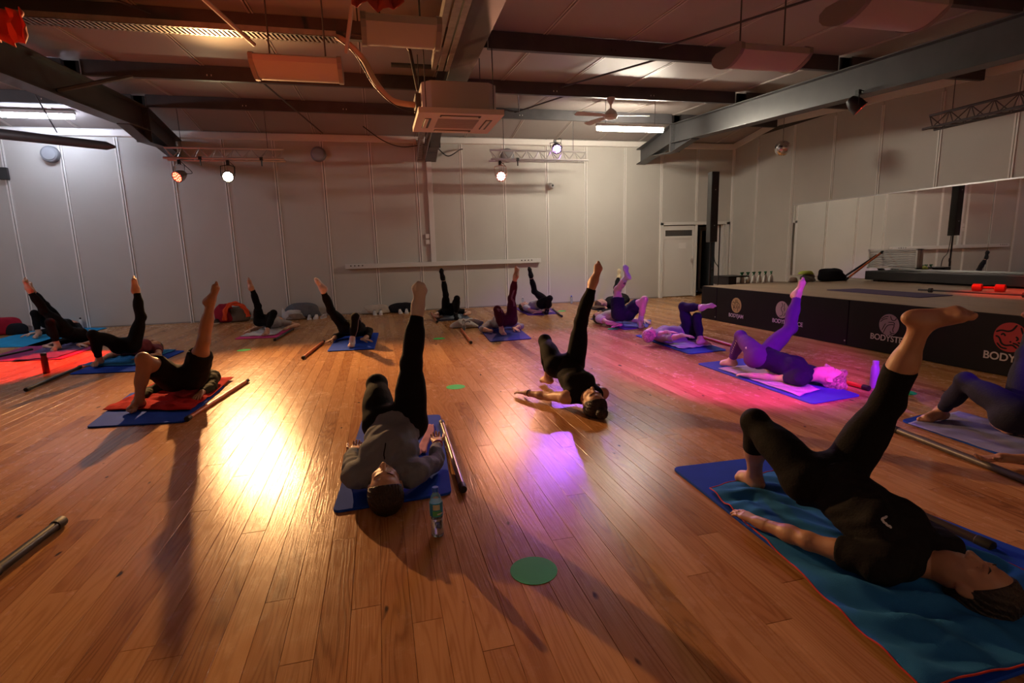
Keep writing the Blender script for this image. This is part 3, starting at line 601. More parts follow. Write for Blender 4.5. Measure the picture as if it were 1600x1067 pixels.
emblem(7.05, .375, .135, (.45, .43, .30), 'curve', 'BODYBALANCE', 6.93, .185, .092, 'beige round emblem with line drawing')
emblem(5.22, .365, .135, (.36, .28, .34), 'runner', 'BODYSTEP', 5.22, .19, .105, 'mauve round emblem with line drawing')
emblem(3.90, .405, .150, (.45, .02, .02), 'torso', 'BODYPUMP', 3.84, .19, .112, 'red round emblem with line drawing')
# bench along the mirror, sticks, barbell, stage mat
e = empty('bench', (9.5, 6.5, .632), label='long low black bench against the mirror on the stage', cat='bench')
MB().box((9.35, 2.4, .66), (9.86, 8.55, .83)).build('body', M_BLACK, e, bevel=.012)
for y in (2.6, 5.5, 8.35): MB().box((9.4, y-.05, .632), (9.8, y+.05, .66)).build('foot', M_BLACK, e)
M_ORANGE = mat('orange_lacquer', (.52, .13, .035), .35, var=.15, vscale=10)
M_REDB = mat('red_lacquer', (.6, .03, .02), .35)
def stick(A, B, label, m=None, r=.019, group='weighted exercise bars', cap=M_RUBBER, cat='bar', caps=True, double=False):
    A = Vector(A); B = Vector(B); d = (B-A).normalized()
    e = empty('exercise_bar', (A+B)/2, label=label, cat=cat, group=group)
    MB().tube([A+d*.06, B-d*.06], r, 14).build('shaft', m or M_ORANGE, e, smooth=True)
    for p, q in ((A, A+d*.07), (B-d*.07, B)): MB().tube([p, p+d*.006, q-d*.004 if (q-p).dot(d) > 0 else q, q], [r*.9, r*1.18, r*1.18, r*1.1], 14).build('end_cap', cap, e, smooth=True)
    return e
def floorstick(p, q, label, m=None, r=.022, L=None, **k):
    A = fl(p, r*1.2); B = fl(q, r*1.2)
    if L: B = A+(B-A).normalized()*L
    return stick(A, B, label, m, r, **k)
stick((9.1, 8.75, .652), (9.83, 8.62, 1.20), 'orange exercise bar leaning on the mirror at the bench end', M_ORANGE, .02)
stick((9.12, 8.9, .652), (9.83, 8.75, 1.12), 'black exercise bar leaning behind the orange one', M_BLACKP, .02)
e = empty('barbell', (8.2, 5.8, .66), label='barbell without discs lying on the stage before the bench', cat='barbell')
A = fl((1435, 452.5), .667); B = A+(fl((1640, 463), .667)-A)
MB().tube([A, B], .014, 10).build('bar', M_STEEL, e, smooth=True)
for t in (.11, .84):
    p = A+(B-A)*t; dd = (B-A).normalized(); MB().tube([p-dd*.02, p+dd*.02], .034, 12).build('collar', M_BLACKP, e)
e = empty('dumbbell', (8.9, 5.75, .69), label='red dumbbell lying on the stage beside the bench', cat='dumbbell')
p = fl((1527, 449), .69); q = fl((1563, 450), .69)
MB().tube([p, q], .018, 10).build('grip', M_REDB, e); dd = (q-p).normalized()
for c in (p, q): MB().tube([c-dd*.06, c-dd*.05, c+dd*.05, c+dd*.06], [.04, .055, .055, .04], 12).build('weight', M_REDB, e)
def quad_slab(corners, z0, t, name, m, parent=None, rc=.04, sub=0, bump=0, seed=0, fine=16):
    """rounded-corner slab over four floor points given as world xy, in ring order"""
    P = [Vector((c[0], c[1])) for c in corners]; out = []
    for i in range(4):
        a, b, c = P[i-1], P[i], P[(i+1) % 4]; u = (a-b).normalized(); v = (c-b).normalized()
        for k in range(5):
            s = k/4; out.append(b+u*rc*(1-s)**2+v*rc*s**2)
    n = len(out); m_ = MB(); ci = .003
    cen = sum(out, Vector((0, 0)))/n
    ring = lambda z, f: [(cen.x+(p.x-cen.x)*f, cen.y+(p.y-cen.y)*f, z) for p in out]
    vs = ring(z0, .997)+ring(z0+t*.3, 1)+ring(z0+t*.75, 1)+ring(z0+t, .995); fs = [tuple(range(n))[::-1], tuple(range(3*n, 4*n))]
    for l in range(3): fs += [(l*n+i, l*n+(i+1) % n, (l+1)*n+(i+1) % n, (l+1)*n+i) for i in range(n)]
    return m_.add(vs, fs).build(name, m, parent)
cn = [fl(p, .64) for p in ((1290, 452.6), (1340, 450.8), (1491, 461.2), (1436, 464.6))]
tag(quad_slab(cn, .632, .010, 'exercise_mat', mat('mat_violet', (.07, .045, .13), .8)), 'thin violet exercise mat lying on the stage', 'mat', 'exercise mats')
# ================================================================== people: one continuous surface each, from blended body volumes
import openvdb
V3 = lambda p: np.array(p, float)
def nz(v): return v/(np.linalg.norm(v)+1e-9)
def perp(v, a): return nz(v-a*np.dot(v, a))
class Prim:
    def __init__(s, kind, k, *a, cut=None): s.kind = kind; s.k = k; s.a = a; s.cut = cut or []
    def bounds(s, off):
        if s.kind == 'seg':
            a, b, ra, rb = s.a; r = max(ra, rb)+off+s.k; return np.minimum(a, b)-r, np.maximum(a, b)+r
        c, A, rr = s.a; r = max(rr)+off+s.k; return c-r, c+r
    def ev(s, X, Y, Z):
        if s.kind == 'seg':
            a, b, ra, rb = s.a; d = b-a; L = d@d+1e-12
            t = np.clip(((X-a[0])*d[0]+(Y-a[1])*d[1]+(Z-a[2])*d[2])/L, 0, 1)
            D = np.sqrt((X-a[0]-t*d[0])**2+(Y-a[1]-t*d[1])**2+(Z-a[2]-t*d[2])**2)-(ra+(rb-ra)*t)
        else:
            c, A, rr = s.a; q = [((X-c[0])*A[i][0]+(Y-c[1])*A[i][1]+(Z-c[2])*A[i][2])/rr[i] for i in range(3)]
            k0 = np.sqrt(q[0]**2+q[1]**2+q[2]**2); k1 = np.sqrt((q[0]/rr[0])**2+(q[1]/rr[1])**2+(q[2]/rr[2])**2)+1e-9
            D = k0*(k0-1)/k1
        return D
def seg(a, b, ra, rb, k=.02, cut=None): return Prim('seg', k, V3(a), V3(b), ra, rb, cut=cut)
def ell(c, ax, rr, k=.03, cut=None): return Prim('ell', k, V3(c), ax, rr, cut=cut)
def isosurf(prims, vox, off=0, clips=(), disp=None, box=None, subs=()):
    lo = np.min([p.bounds(off)[0] for p in prims], 0)-2*vox; hi = np.max([p.bounds(off)[1] for p in prims], 0)+2*vox
    if box is not None: lo = np.maximum(lo, box[0]); hi = np.minimum(hi, box[1])
    n = np.ceil((hi-lo)/vox).astype(int)+1
    F = np.full(n, .3, np.float32)
    gx, gy, gz = [lo[i]+vox*np.arange(n[i]) for i in range(3)]
    def region(p, m):
        a, b = p.bounds(off); a = a-m; b = b+m
        i0 = np.clip(np.floor((a-lo)/vox).astype(int), 0, n); i1 = np.clip(np.ceil((b-lo)/vox).astype(int)+1, 0, n); return i0, i1
    for p in prims:
        i0, i1 = region(p, 2.5*vox)
        if (i1 <= i0).any(): continue
        sl = tuple(slice(a, b) for a, b in zip(i0, i1))
        X = gx[sl[0]][:, None, None]; Y = gy[sl[1]][None, :, None]; Z = gz[sl[2]][None, None, :]
        D = p.ev(X, Y, Z)-off
        for (q, nn, co_) in p.cut: D = np.maximum(D, ((X-q[0])*nn[0]+(Y-q[1])*nn[1]+(Z-q[2])*nn[2])-co_)
        A = F[sl]; k = p.k
        h = np.maximum(k-np.abs(A-D), 0)/k
        F[sl] = np.minimum(A, D)-h*h*k*.25
    for p in subs:
        i0, i1 = region(p, 2.5*vox)
        if (i1 <= i0).any(): continue
        sl = tuple(slice(a, b) for a, b in zip(i0, i1))
        D = -p.ev(gx[sl[0]][:, None, None], gy[sl[1]][None, :, None], gz[sl[2]][None, None, :]); A = F[sl]; k = p.k
        h = np.maximum(k-np.abs(A-D), 0)/k
        F[sl] = np.maximum(A, D)+h*h*k*.25
    X = gx[:, None, None]; Y = gy[None, :, None]; Z = gz[None, None, :]
    if disp is not None: F += disp(X, Y, Z)
    for (q, nn) in clips: F = np.maximum(F, ((X-q[0])*nn[0]+(Y-q[1])*nn[1]+(Z-q[2])*nn[2]))
    F[0] = F[-1] = .3; F[:, 0] = F[:, -1] = .3; F[:, :, 0] = F[:, :, -1] = .3
    g = openvdb.FloatGrid(.3); g.copyFromArray(F); pts, quads = g.convertToQuads(0.0)
    return lo+np.asarray(pts)*vox, np.asarray(quads)
def to_mesh(name, chunks, m):
    vs = []; fs = []; n = 0
    for p, q in chunks:
        if len(p) == 0: continue
        vs.append(p); fs.append(q+n); n += len(p)
    vs = np.concatenate(vs); fs = np.concatenate(fs)
    me = bpy.data.meshes.new(name); me.vertices.add(len(vs)); me.vertices.foreach_set('co', vs.astype(np.float32).ravel())
    me.loops.add(len(fs)*4); me.loops.foreach_set('vertex_index', fs[:, ::-1].astype(np.int32).ravel())
    me.polygons.add(len(fs)); me.polygons.foreach_set('loop_start', np.arange(0, len(fs)*4, 4, dtype=np.int32)); me.polygons.foreach_set('loop_total', np.full(len(fs), 4, np.int32))
    me.polygons.foreach_set('use_smooth', np.ones(len(fs), bool)); me.update(calc_edges=True); me.validate()
    me.materials.append(m); return me
def skin(nm, col): return mat('skin_'+nm, col, .48, var=.08, vscale=14, bump=.08, bscale=90, sss=.08)
SK1 = skin('light', (.62, .36, .25)); SK2 = skin('tan', (.42, .22, .14)); SK3 = skin('pale', (.70, .46, .36))
def cloth(nm, col, b=.25, s=90, var=.12): return mat('fabric_'+nm, col, .82, var=var, vscale=5, bump=b, bscale=s, spec=.12)
BLK = cloth('black', (.008, .0075, .008)); BLK2 = cloth('black_soft', (.013, .012, .013)); GREY = cloth('grey_marl', (.19, .215, .275), var=.1); PLUM = cloth('plum', (.20, .05, .07))
MAROON = cloth('maroon', (.085, .018, .035)); NAVY = cloth('navy', (.022, .016, .055)); OLIVE = cloth('olive_black', (.030, .032, .018)); WHT = cloth('white_knit', (.62, .58, .58)); LGREY = cloth('pale_grey', (.38, .36, .38)); YEL = cloth('cream_knit', (.70, .60, .36)); PURP = cloth('purple', (.10, .035, .20)); DKBLUE = cloth('dark_blue', (.02, .022, .045))
HAIRD = mat('hair_dark', (.022, .013, .009), .5, var=.3, vscale=60, bump=.6, bscale=140); HAIRB = mat('hair_brown', (.09, .045, .022), .5, var=.3, vscale=50, bump=.5, bscale=140)
HAIRL = mat('hair_blonde', (.42, .32, .24), .5, var=.6, vscale=45, bump=.9, bscale=120)
EYE_W = mat('eye_white', (.75, .73, .70), .2); EYE_D = mat('eye_iris', (.03, .02, .015), .1)

def person(key, label, bottoms, top, hair, sk=SK1, shorts=False, sleeve='short', sock=None, cuff=.80, male=False, w=1.0, res=.010, palm='down', hairstyle='short', facing=None, group=None, topmat=None, cuffband=False, loose=0., extra=None, hs=1.05, fold=1.0):
    J = {k: V3(v) if isinstance(v, list) else v for k, v in POSES[key].items()}
    s = J['H']/1.66; P, N, Hd = J['P'], J['N'], J['head']
    ax = nz(N-P); rt = perp(J['shR']-J['shL'], ax); fr = np.cross(ax, rt)     # up the spine, to the right, to the front
    body = []; legs = []; arms = []; head = []; hands = {}; feet = {}
    D = lambda t, a=0, b=0: P+(N-P)*t+rt*a+fr*b
    A3 = (rt, fr, ax)
    hw = (1.0 if not male else .93)*w; sw = (1.0 if not male else 1.1)*w
    torso = [ell(D(-.02, 0, -.005), A3, (.158*s*hw, .105*s*w, .105*s), .05), ell(D(.28, 0, .0), A3, (.128*s*w, .092*s*w, .13*s), .06),
             ell(D(.58, 0, .005), A3, (.138*s*sw, .102*s*w, .14*s), .06), ell(D(.84, 0, -.005), A3, (.150*s*sw, .092*s, .10*s), .05),
             seg(J['shL']*.75+N*.25, J['shR']*.75+N*.25, .052*s*sw, .052*s*sw, .05)]
    for c, sg in (('L', -1), ('R', 1)):
        torso.append(ell(J['hip'+c]+fr*-.055*s+ax*-.03*s, A3, (.085*s*hw, .075*s, .095*s), .05))
        if not male: torso.append(ell(D(.70, sg*.068*s*w, .070*s), A3, (.062*s, .045*s, .062*s), .04))
        else: torso.append(ell(D(.78, sg*.07*s, .055*s), A3, (.075*s, .04*s, .06*s), .04))
    neck = [seg(N+ax*.0, N*.35+Hd*.65, .056*s, .052*s, .04)]
    # legs
    shin_cut = {}
    legs_cov = []
    for c, sg in (('L', -1), ('R', 1)):
        h, kn, an, to = J['hip'+c]+rt*sg*.02*s, J['kn'+c], J['an'+c], J['to'+c]
        th = nz(kn-h); sh = nz(an-kn); mid = (h+an)/2-kn
        bk = -fr+ax*-.6; bk = perp(bk, sh)
        if np.linalg.norm(mid-sh*np.dot(mid, sh)) > .05: bk = perp(mid, sh)
        if np.dot(th, sh) > .97: bk = perp(-(ax*.8+fr*.2) if abs(np.dot(th, fr)) > .4 else -fr, sh)
        tr = w*(1.06 if male else 1.0)
        pr = [seg(h, h*.35+kn*.65, .086*s*tr, .068*s*tr, .04), seg(h*.4+kn*.6, kn, .069*s*tr, .054*s*(1+(w-1)*.8), .03), ell(h*.62+kn*.38+perp(fr, th)*.018, (th, perp(fr, th), np.cross(th, perp(fr, th))), (.15*s, .072*s*tr, .078*s*tr), .03),
              ell(kn-bk*.008, (sh, bk, np.cross(sh, bk)), (.055*s, .054*s*(1+(w-1)*.8), .052*s*(1+(w-1)*.8)), .03)]
        L = np.linalg.norm(an-kn)
        kw = 1+(w-1)*.7; sp = [seg(kn, kn*.45+an*.55, .050*s*kw, .048*s*kw, .03), seg(kn*.5+an*.5, an, .047*s*kw, .034*s, .03), ell(kn*.68+an*.32+bk*.020, (sh, bk, np.cross(sh, bk)), (.12*s, .047*s*kw, .050*s*tr), .03)]
        legs += pr+sp
        if shorts:
            q = h+(kn-h)*.62; legs_cov += [Prim(p.kind, p.k, *p.a, cut=[(q, th, 0)]) for p in pr[:3]]; legs_cov.append(seg(h, h*.3+kn*.7, .095*s, .092*s, .05, cut=[(q, th, 0)]))
        else:
            q = kn+(an-kn)*cuff; legs_cov += pr+[Prim(p.kind, p.k, *p.a, cut=[(q, sh, 0)]) for p in sp]
        # foot
        n_ = perp(sh*1.0+bk*.35, nz(to-an)); 
        if c != J['raised']: n_ = perp(V3((0, 0, -1)), nz(to-an))
        H0 = an+n_*.040*s-nz(to-an)*.030*s; f = nz(to-H0); n_ = perp(n_, f); Lf = np.linalg.norm(to-H0)
        med = np.cross(f, n_); 
        if np.dot(med, rt)*sg > 0: med = -med
        ball = to-f*.062*s
        ft = [seg(an-sh*.03, an, .036*s, .036*s, .02), ell(H0+n_*-.004, (f, n_, med), (.036*s, .032*s, .031*s), .03), seg(an+f*.01+n_*.004, ball-n_*.016*s, .036*s, .024*s, .03),
              seg(H0+f*.02+med*-.012, ball+med*-.024*s+f*-.008, .020*s, .017*s, .03), seg(ball-f*.03+med*.012*s-n_*.006, ball+med*.022*s, .024*s, .020*s, .02), seg(ball+med*.024*s, ball+med*-.030*s-f*.014, .018*s, .015*s, .02)]
        tl = [.056, .050, .044, .037, .030]; tr_ = [.0125, .0092, .0088, .0084, .0082]; lt = [.026, .008, -.005, -.018, -.030]
        toes = []
        for i in range(5):
            b0 = ball+med*lt[i]*s-f*(.002+.0035*i)*s; t1 = b0+f*tl[i]*.62*s-n_*.004*s; t2 = b0+f*(tl[i])*s+n_*.004*s
            toes += [seg(b0, t1, tr_[i]*s*1.05, tr_[i]*s, .006), seg(t1, t2-f*tr_[i], tr_[i]*s, tr_[i]*s*.95, .006)]
        if sock: toes = [seg(ball+med*.018*s, to-f*.02+med*.012*s, .020*s, .014*s, .03), seg(ball-med*.018*s, to-f*.028-med*.018*s, .017*s, .012*s, .03)]
        feet[c] = (ft, toes, an, sh, kn)
    # arms
    sleeves = []
    for c, sg in (('L', -1), ('R', 1)):
        s0, el, wr, fi = J['sh'+c], J['el'+c], J['wr'+c], J['fi'+c]
        ua = [ell(s0+nz(el-s0)*.02, A3, (.058*s*sw, .055*s, .06*s), .04), seg(s0, el, .046*s*sw, .038*s, .03), ell(s0*.55+el*.45+fr*.008, (nz(el-s0), perp(fr, nz(el-s0)), np.cross(nz(el-s0), perp(fr, nz(el-s0)))), (.10*s, .044*s*sw, .042*s*sw), .02)]
        fa = [seg(el, el*.6+wr*.4, .039*s, .038*s, .02), seg(el*.65+wr*.35, wr, .038*s, .025*s, .02)]
        arms += ua+fa
        if sleeve == 'long': q = el+(wr-el)*.86; sleeves += ua+[Prim(p.kind, p.k, *p.a, cut=[(q, nz(wr-el), 0)]) for p in fa]
        elif sleeve == 'half': q = el+(wr-el)*.25; sleeves += ua+[Prim(p.kind, p.k, *p.a, cut=[(q, nz(wr-el), 0)]) for p in fa]
        elif sleeve == 'short': q = s0+(el-s0)*.55; sleeves += [Prim(p.kind, p.k, *p.a, cut=[(q, nz(el-s0), 0)]) for p in ua]
        # hand
        h = nz(fi-wr); pn = V3((0, 0, -1)) if palm == 'down' else V3((0, 0, 1)); pn = perp(pn, h)
        lat = np.cross(h, pn)
        inward = -rt*sg if palm == 'down' else rt*sg
        if np.dot(lat, inward) < 0: lat = -lat           # lat points to the thumb side
        q = s*.98; W = wr+h*.012
        hp = [seg(wr-h*.03, wr+h*.01, .024*q, .023*q, .02)]
        kl = [.030, .011, -.009, -.027]; ll = [.086, .090, .085, .077]; fl_ = [.068, .076, .071, .055]; frd = [.0088, .0090, .0086, .0078]
        for i in range(4):
            kp = W+h*ll[i]*q+lat*kl[i]*q; hp.append(seg(W+lat*kl[i]*.55*q+h*.01, kp, .0145*q, .0108*q, .012))
            p0 = kp; dr = nz(h+lat*kl[i]*1.6-pn*.12); ang = .30 if palm == 'down' else .42
            hh_ = []
            for j, fr_ in enumerate((.44, .32, .24)):
                dr = nz(dr+pn*(ang*(.6+.35*j))); p1 = p0+dr*fl_[i]*fr_*q*1.08
                hh_.append(seg(p0, p1, frd[i]*q*(1-.10*j), frd[i]*q*(.92-.10*j), .004)); p0 = p1
            hp += hh_
        tb = W+h*.012*q+lat*.020*q; t1 = tb+nz(lat*.75+h*.75+pn*.35)*.042*q; t2 = t1+nz(lat*.35+h*1.0+pn*.25)*.034*q; t3 = t2+nz(lat*.1+h*1.0+pn*.3)*.024*q
        hp += [seg(tb, t1, .0155*q, .0115*q, .012), seg(t1, t2, .0105*q, .0095*q, .005), seg(t2, t3, .0095*q, .0080*q, .004)]
        hands[c] = (hp, wr, h)
    # head
    hu = nz(Hd-N); hf = V3(facing) if facing is not None else fr*.3+V3((0, 0, 1)); hf = perp(hf, hu); hr = np.cross(hf, hu); HA = (hr, hf, hu)
    s0_ = s; s = s*hs; C_ = lambda a, b, c: Hd+hr*a*s+hf*b*s+hu*c*s
    head = [ell(C_(0, -.012, .030), HA, (.074*s, .092*s, .086*s), .03), ell(C_(0, .018, -.035), HA, (.060*s, .070*s, .080*s), .03), ell(C_(0, .052, -.092), HA, (.026*s, .022*s, .020*s), .03),
            seg(C_(-.040, .010, -.070), C_(0, .050, -.096), .018*s, .016*s, .02), seg(C_(.040, .010, -.070), C_(0, .050, -.096), .018*s, .016*s, .02),
            seg(C_(0, .084, .006), C_(0, .104, -.034), .0075*s, .0115*s, .012), ell(C_(-.010, .096, -.038), HA, (.008*s, .008*s, .007*s), .006), ell(C_(.010, .096, -.038), HA, (.008*s, .008*s, .007*s), .006),
            seg(C_(-.040, .068, .022), C_(-.012, .080, .018), .008*s, .008*s, .012), seg(C_(.040, .068, .022), C_(.012, .080, .018), .008*s, .008*s, .012),
            ell(C_(-.036, .058, -.028), HA, (.018*s, .014*s, .016*s), .02), ell(C_(.036, .058, -.028), HA, (.018*s, .014*s, .016*s), .02),
            seg(C_(-.016, .078, -.062), C_(.016, .078, -.062), .0065*s, .0065*s, .004), seg(C_(-.013, .076, -.071), C_(.013, .076, -.071), .0075*s, .0075*s, .004)]
    for sg in (-1, 1):
        head += [ell(C_(sg*.074, -.008, -.012), (nz(hr*sg+hf*.3), nz(hf-hr*sg*.3), hu), (.008*s, .020*s, .031*s), .004), ell(C_(sg*.070, .004, -.028), HA, (.010*s, .010*s, .012*s), .008)]
    subs = [ell(C_(sg*.029, .088, .004), HA, (.016*s, .014*s, .010*s), .008) for sg in (-1, 1)]
    lids = [ell(C_(sg*.030, .066, .004), HA, (.0135*s, .0125*s, .0125*s), .004) for sg in (-1, 1)]
    sH = s; s = s0_
    root = empty('person', (float(P[0]), float(P[1]), 0.0), label=label, cat='person', group=group)
    fine = min(res, .0058); vh = min(res, .0066)
    # one surface: trunk and limbs first, hands, feet and head at a finer step, all from the same field
    allp = torso+neck+legs+arms+head
    ch = []; clips = []
    base = torso+neck+legs+arms
    for c in 'LR': base += [feet[c][0][0]]+feet[c][0][1:3]+[hands[c][0][0]]
    ch.append(isosurf(base+head[:5], res))
    for c in 'LR':
        ft, toes, an, sh, kn = feet[c]
        ch.append(isosurf([seg(kn*.25+an*.75, an, .0405*s, .034*s, .03)]+ft+toes, fine, clips=[(an-sh*.06, -sh)], off=.0006))
        hp, wr, h = hands[c]; el = J['el'+c]
        ch.append(isosurf([seg(el*.3+wr*.7, wr, .0300*s, .025*s, .02)]+hp, min(fine, .0048), clips=[(wr-h*.05, -h)], off=.0006))
    ch.append(isosurf(head+[neck[0]]+lids, vh*.8, subs=(), clips=[(N+(Hd-N)*.25, -hu)], off=.0006))
    sb = link('body', to_mesh('body', ch, sk), None, root)
    rnd = random.Random(key)
    fold_dirs = [nz(V3([rnd.uniform(-1, 1) for _ in range(3)])) for _ in range(4)]
    def folds(amp, f=1.0):
        def d(X, Y, Z):
            o = 0
            for i, q in enumerate(fold_dirs):
                o = o+np.sin((X*q[0]+Y*q[1]+Z*q[2])*f*(38+17*i)+i*2.1+2.5*np.sin((X*q[1]-Y*q[0]+Z*.7)*f*(14+5*i)))
            return (amp*.3*o).astype(np.float32)
        return d
    waist = D(.20)
    tcut = lambda p: Prim(p.kind, p.k, *p.a, cut=[(waist, ax, 0)])
    lo_ = [tcut(p) for p in torso[:2]]+[tcut(p) for p in torso[5:] if True]+legs_cov
    link('shorts' if shorts else 'leggings', to_mesh('legwear', [isosurf(lo_, res*.95, off=(.014 if shorts else .0055+loose), disp=folds(.0045 if shorts else .0012))], bottoms), None, root)
    hem = D(.06)
    tprims = [Prim(p.kind, p.k, *p.a, cut=p.cut+[(hem, -ax, 0)]) for p in torso]+sleeves+[seg(N, N+ax*.035*s, .058*s, .05*s, .03, cut=[(N+ax*.03*s, ax, 0)])]
    if sleeve == 'none': tprims = tprims
    link('shirt', to_mesh('shirt', [isosurf(tprims, res*.95, off=.0125 if sleeve != 'none' else .009, disp=folds(.005*fold if sleeve != 'none' else .0025))], top), None, root)
    if sock:
        for c in 'LR':
            ft, toes, an, sh, kn = feet[c]; q = an-sh*(.13 if shorts else .07)
            o = link('sock', to_mesh('sock', [isosurf([seg(kn*.5+an*.5, an, .048*s, .034*s, .03)]+ft+toes, fine, off=.004, clips=[(q, -sh)], disp=folds(.0008))], sock), None, root)
    # hair
    s = sH
    hair_p = [ell(C_(0, -.018, .036), HA, (.083*s, .098*s, .093*s), .02)]
    if hairstyle in ('bun', 'long', 'bob'): hair_p.append(ell(C_(0, -.055, -.01), HA, (.078*s, .060*s, .085*s), .03))
    if hairstyle == 'bun': hair_p += [ell(C_(.0, -.035, .145), HA, (.045*s, .045*s, .040*s), .012)]
    if hairstyle == 'long': hair_p += [ell(C_(.05, -.082, .03), HA, (.13*s, .028*s, .13*s), .03), ell(C_(.08, -.090, .10), HA, (.10*s, .018*s, .11*s), .03)]
    if hairstyle == 'curly': hair_p += [ell(C_(.045*math.cos(i*1.3)*1.3, -.01+.06*math.sin(i*2.1), .075+.03*math.sin(i*1.7)), HA, (.038*s, .038*s, .036*s), .012) for i in range(9)]
    pl = C_(0, .052, .078); pn_ = nz(hf*.86-hu*.50)
    ear = C_(0, -.002, -.03); en = nz(hf*.55-hu*.83)
    def strands(X, Y, Z):
        x = (X-Hd[0]); y = (Y-Hd[1]); z = (Z-Hd[2])
        a = x*hr[0]+y*hr[1]+z*hr[2]; b = x*hf[0]+y*hf[1]+z*hf[2]; c = x*hu[0]+y*hu[1]+z*hu[2]
        th = np.arctan2(a, b+.12)
        if hairstyle == 'curly': return (.0065*np.sin(th*17+6*np.sin(c*38)+4*np.sin(b*45))*np.cos(c*30+a*25)).astype(np.float32)
        return (.0022*np.sin(th*46+6*np.sin(c*30))+.0012*np.sin(th*97+c*40)).astype(np.float32)
    link('hair', to_mesh('hair', [isosurf(hair_p, max(.004, res*.6), clips=[(pl, pn_)]+([(ear, en)] if hairstyle in ('short', 'curly', 'bun') else []), disp=strands)], hair), None, root)
    if res < .009:
        for sg in (-1, 1):
            c0 = C_(sg*.030, .0755, .0015); c1 = C_(sg*.012, .092, .018)
            MB().tube([V3(C_(sg*.014, .0865, .0265)), V3(C_(sg*.028, .0835, .0325)), V3(C_(sg*.044, .069, .028))], [.0016, .0028, .0012], 6).build('eyebrow', hair, root)
            MB().tube([V3(C_(sg*.019, .0765, .0005)), V3(C_(sg*.030, .0785, -.003)), V3(C_(sg*.041, .0715, .0015))], [.0009, .0014, .0009], 6).build('eyelashes', HAIRD, root)
        MB().tube([V3(C_(-.021, .078, -.066)), V3(C_(0, .0835, -.0675)), V3(C_(.021, .078, -.066))], [.0016, .0030, .0016], 6).build('lips', mat('lip', (.42, .14, .11), .4), root)
    def decal(on, pts, wd, m_, name='print', closed=False):
        from mathutils.bvhtree import BVHTree
        me = next(o for o in root.children if o.name.split('.')[0] == on).data
        bv = BVHTree.FromPolygons([v.co[:] for v in me.vertices], [p.vertices[:] for p in me.polygons])
        Q = []
        for p in spl([Vector(q) for q in pts], 5):
            co_, no, _, _ = bv.find_nearest(p); 
            if (p-co_).dot(no) < 0: no = -no
            Q.append((co_+no*.0015, no))
        vs = []; fs = []; n = len(Q)
        for i, (q, no) in enumerate(Q):
            t = (Q[min(i+1, n-1)][0]-Q[max(i-1, 0)][0]).normalized(); sd = t.cross(no).normalized(); ww = wd*(.3 if i in (0, n-1) else 1)
            vs += [q+sd*ww, q-sd*ww, q+sd*ww+no*.0012, q-sd*ww+no*.0012]
        for i in range(n-1): a = 4*i; fs += [(a+2, a+3, a+7, a+6), (a, a+4, a+5, a+1), (a, a+2, a+6, a+4), (a+1, a+5, a+7, a+3)]
        return MB().add(vs, fs).build(name, m_, root)
    if extra: extra(root, dict(decal=decal, C_=C_, s=s, J=J, rt=rt, ax=ax, fr=fr, D=D, hands=hands, feet=feet))
    return root
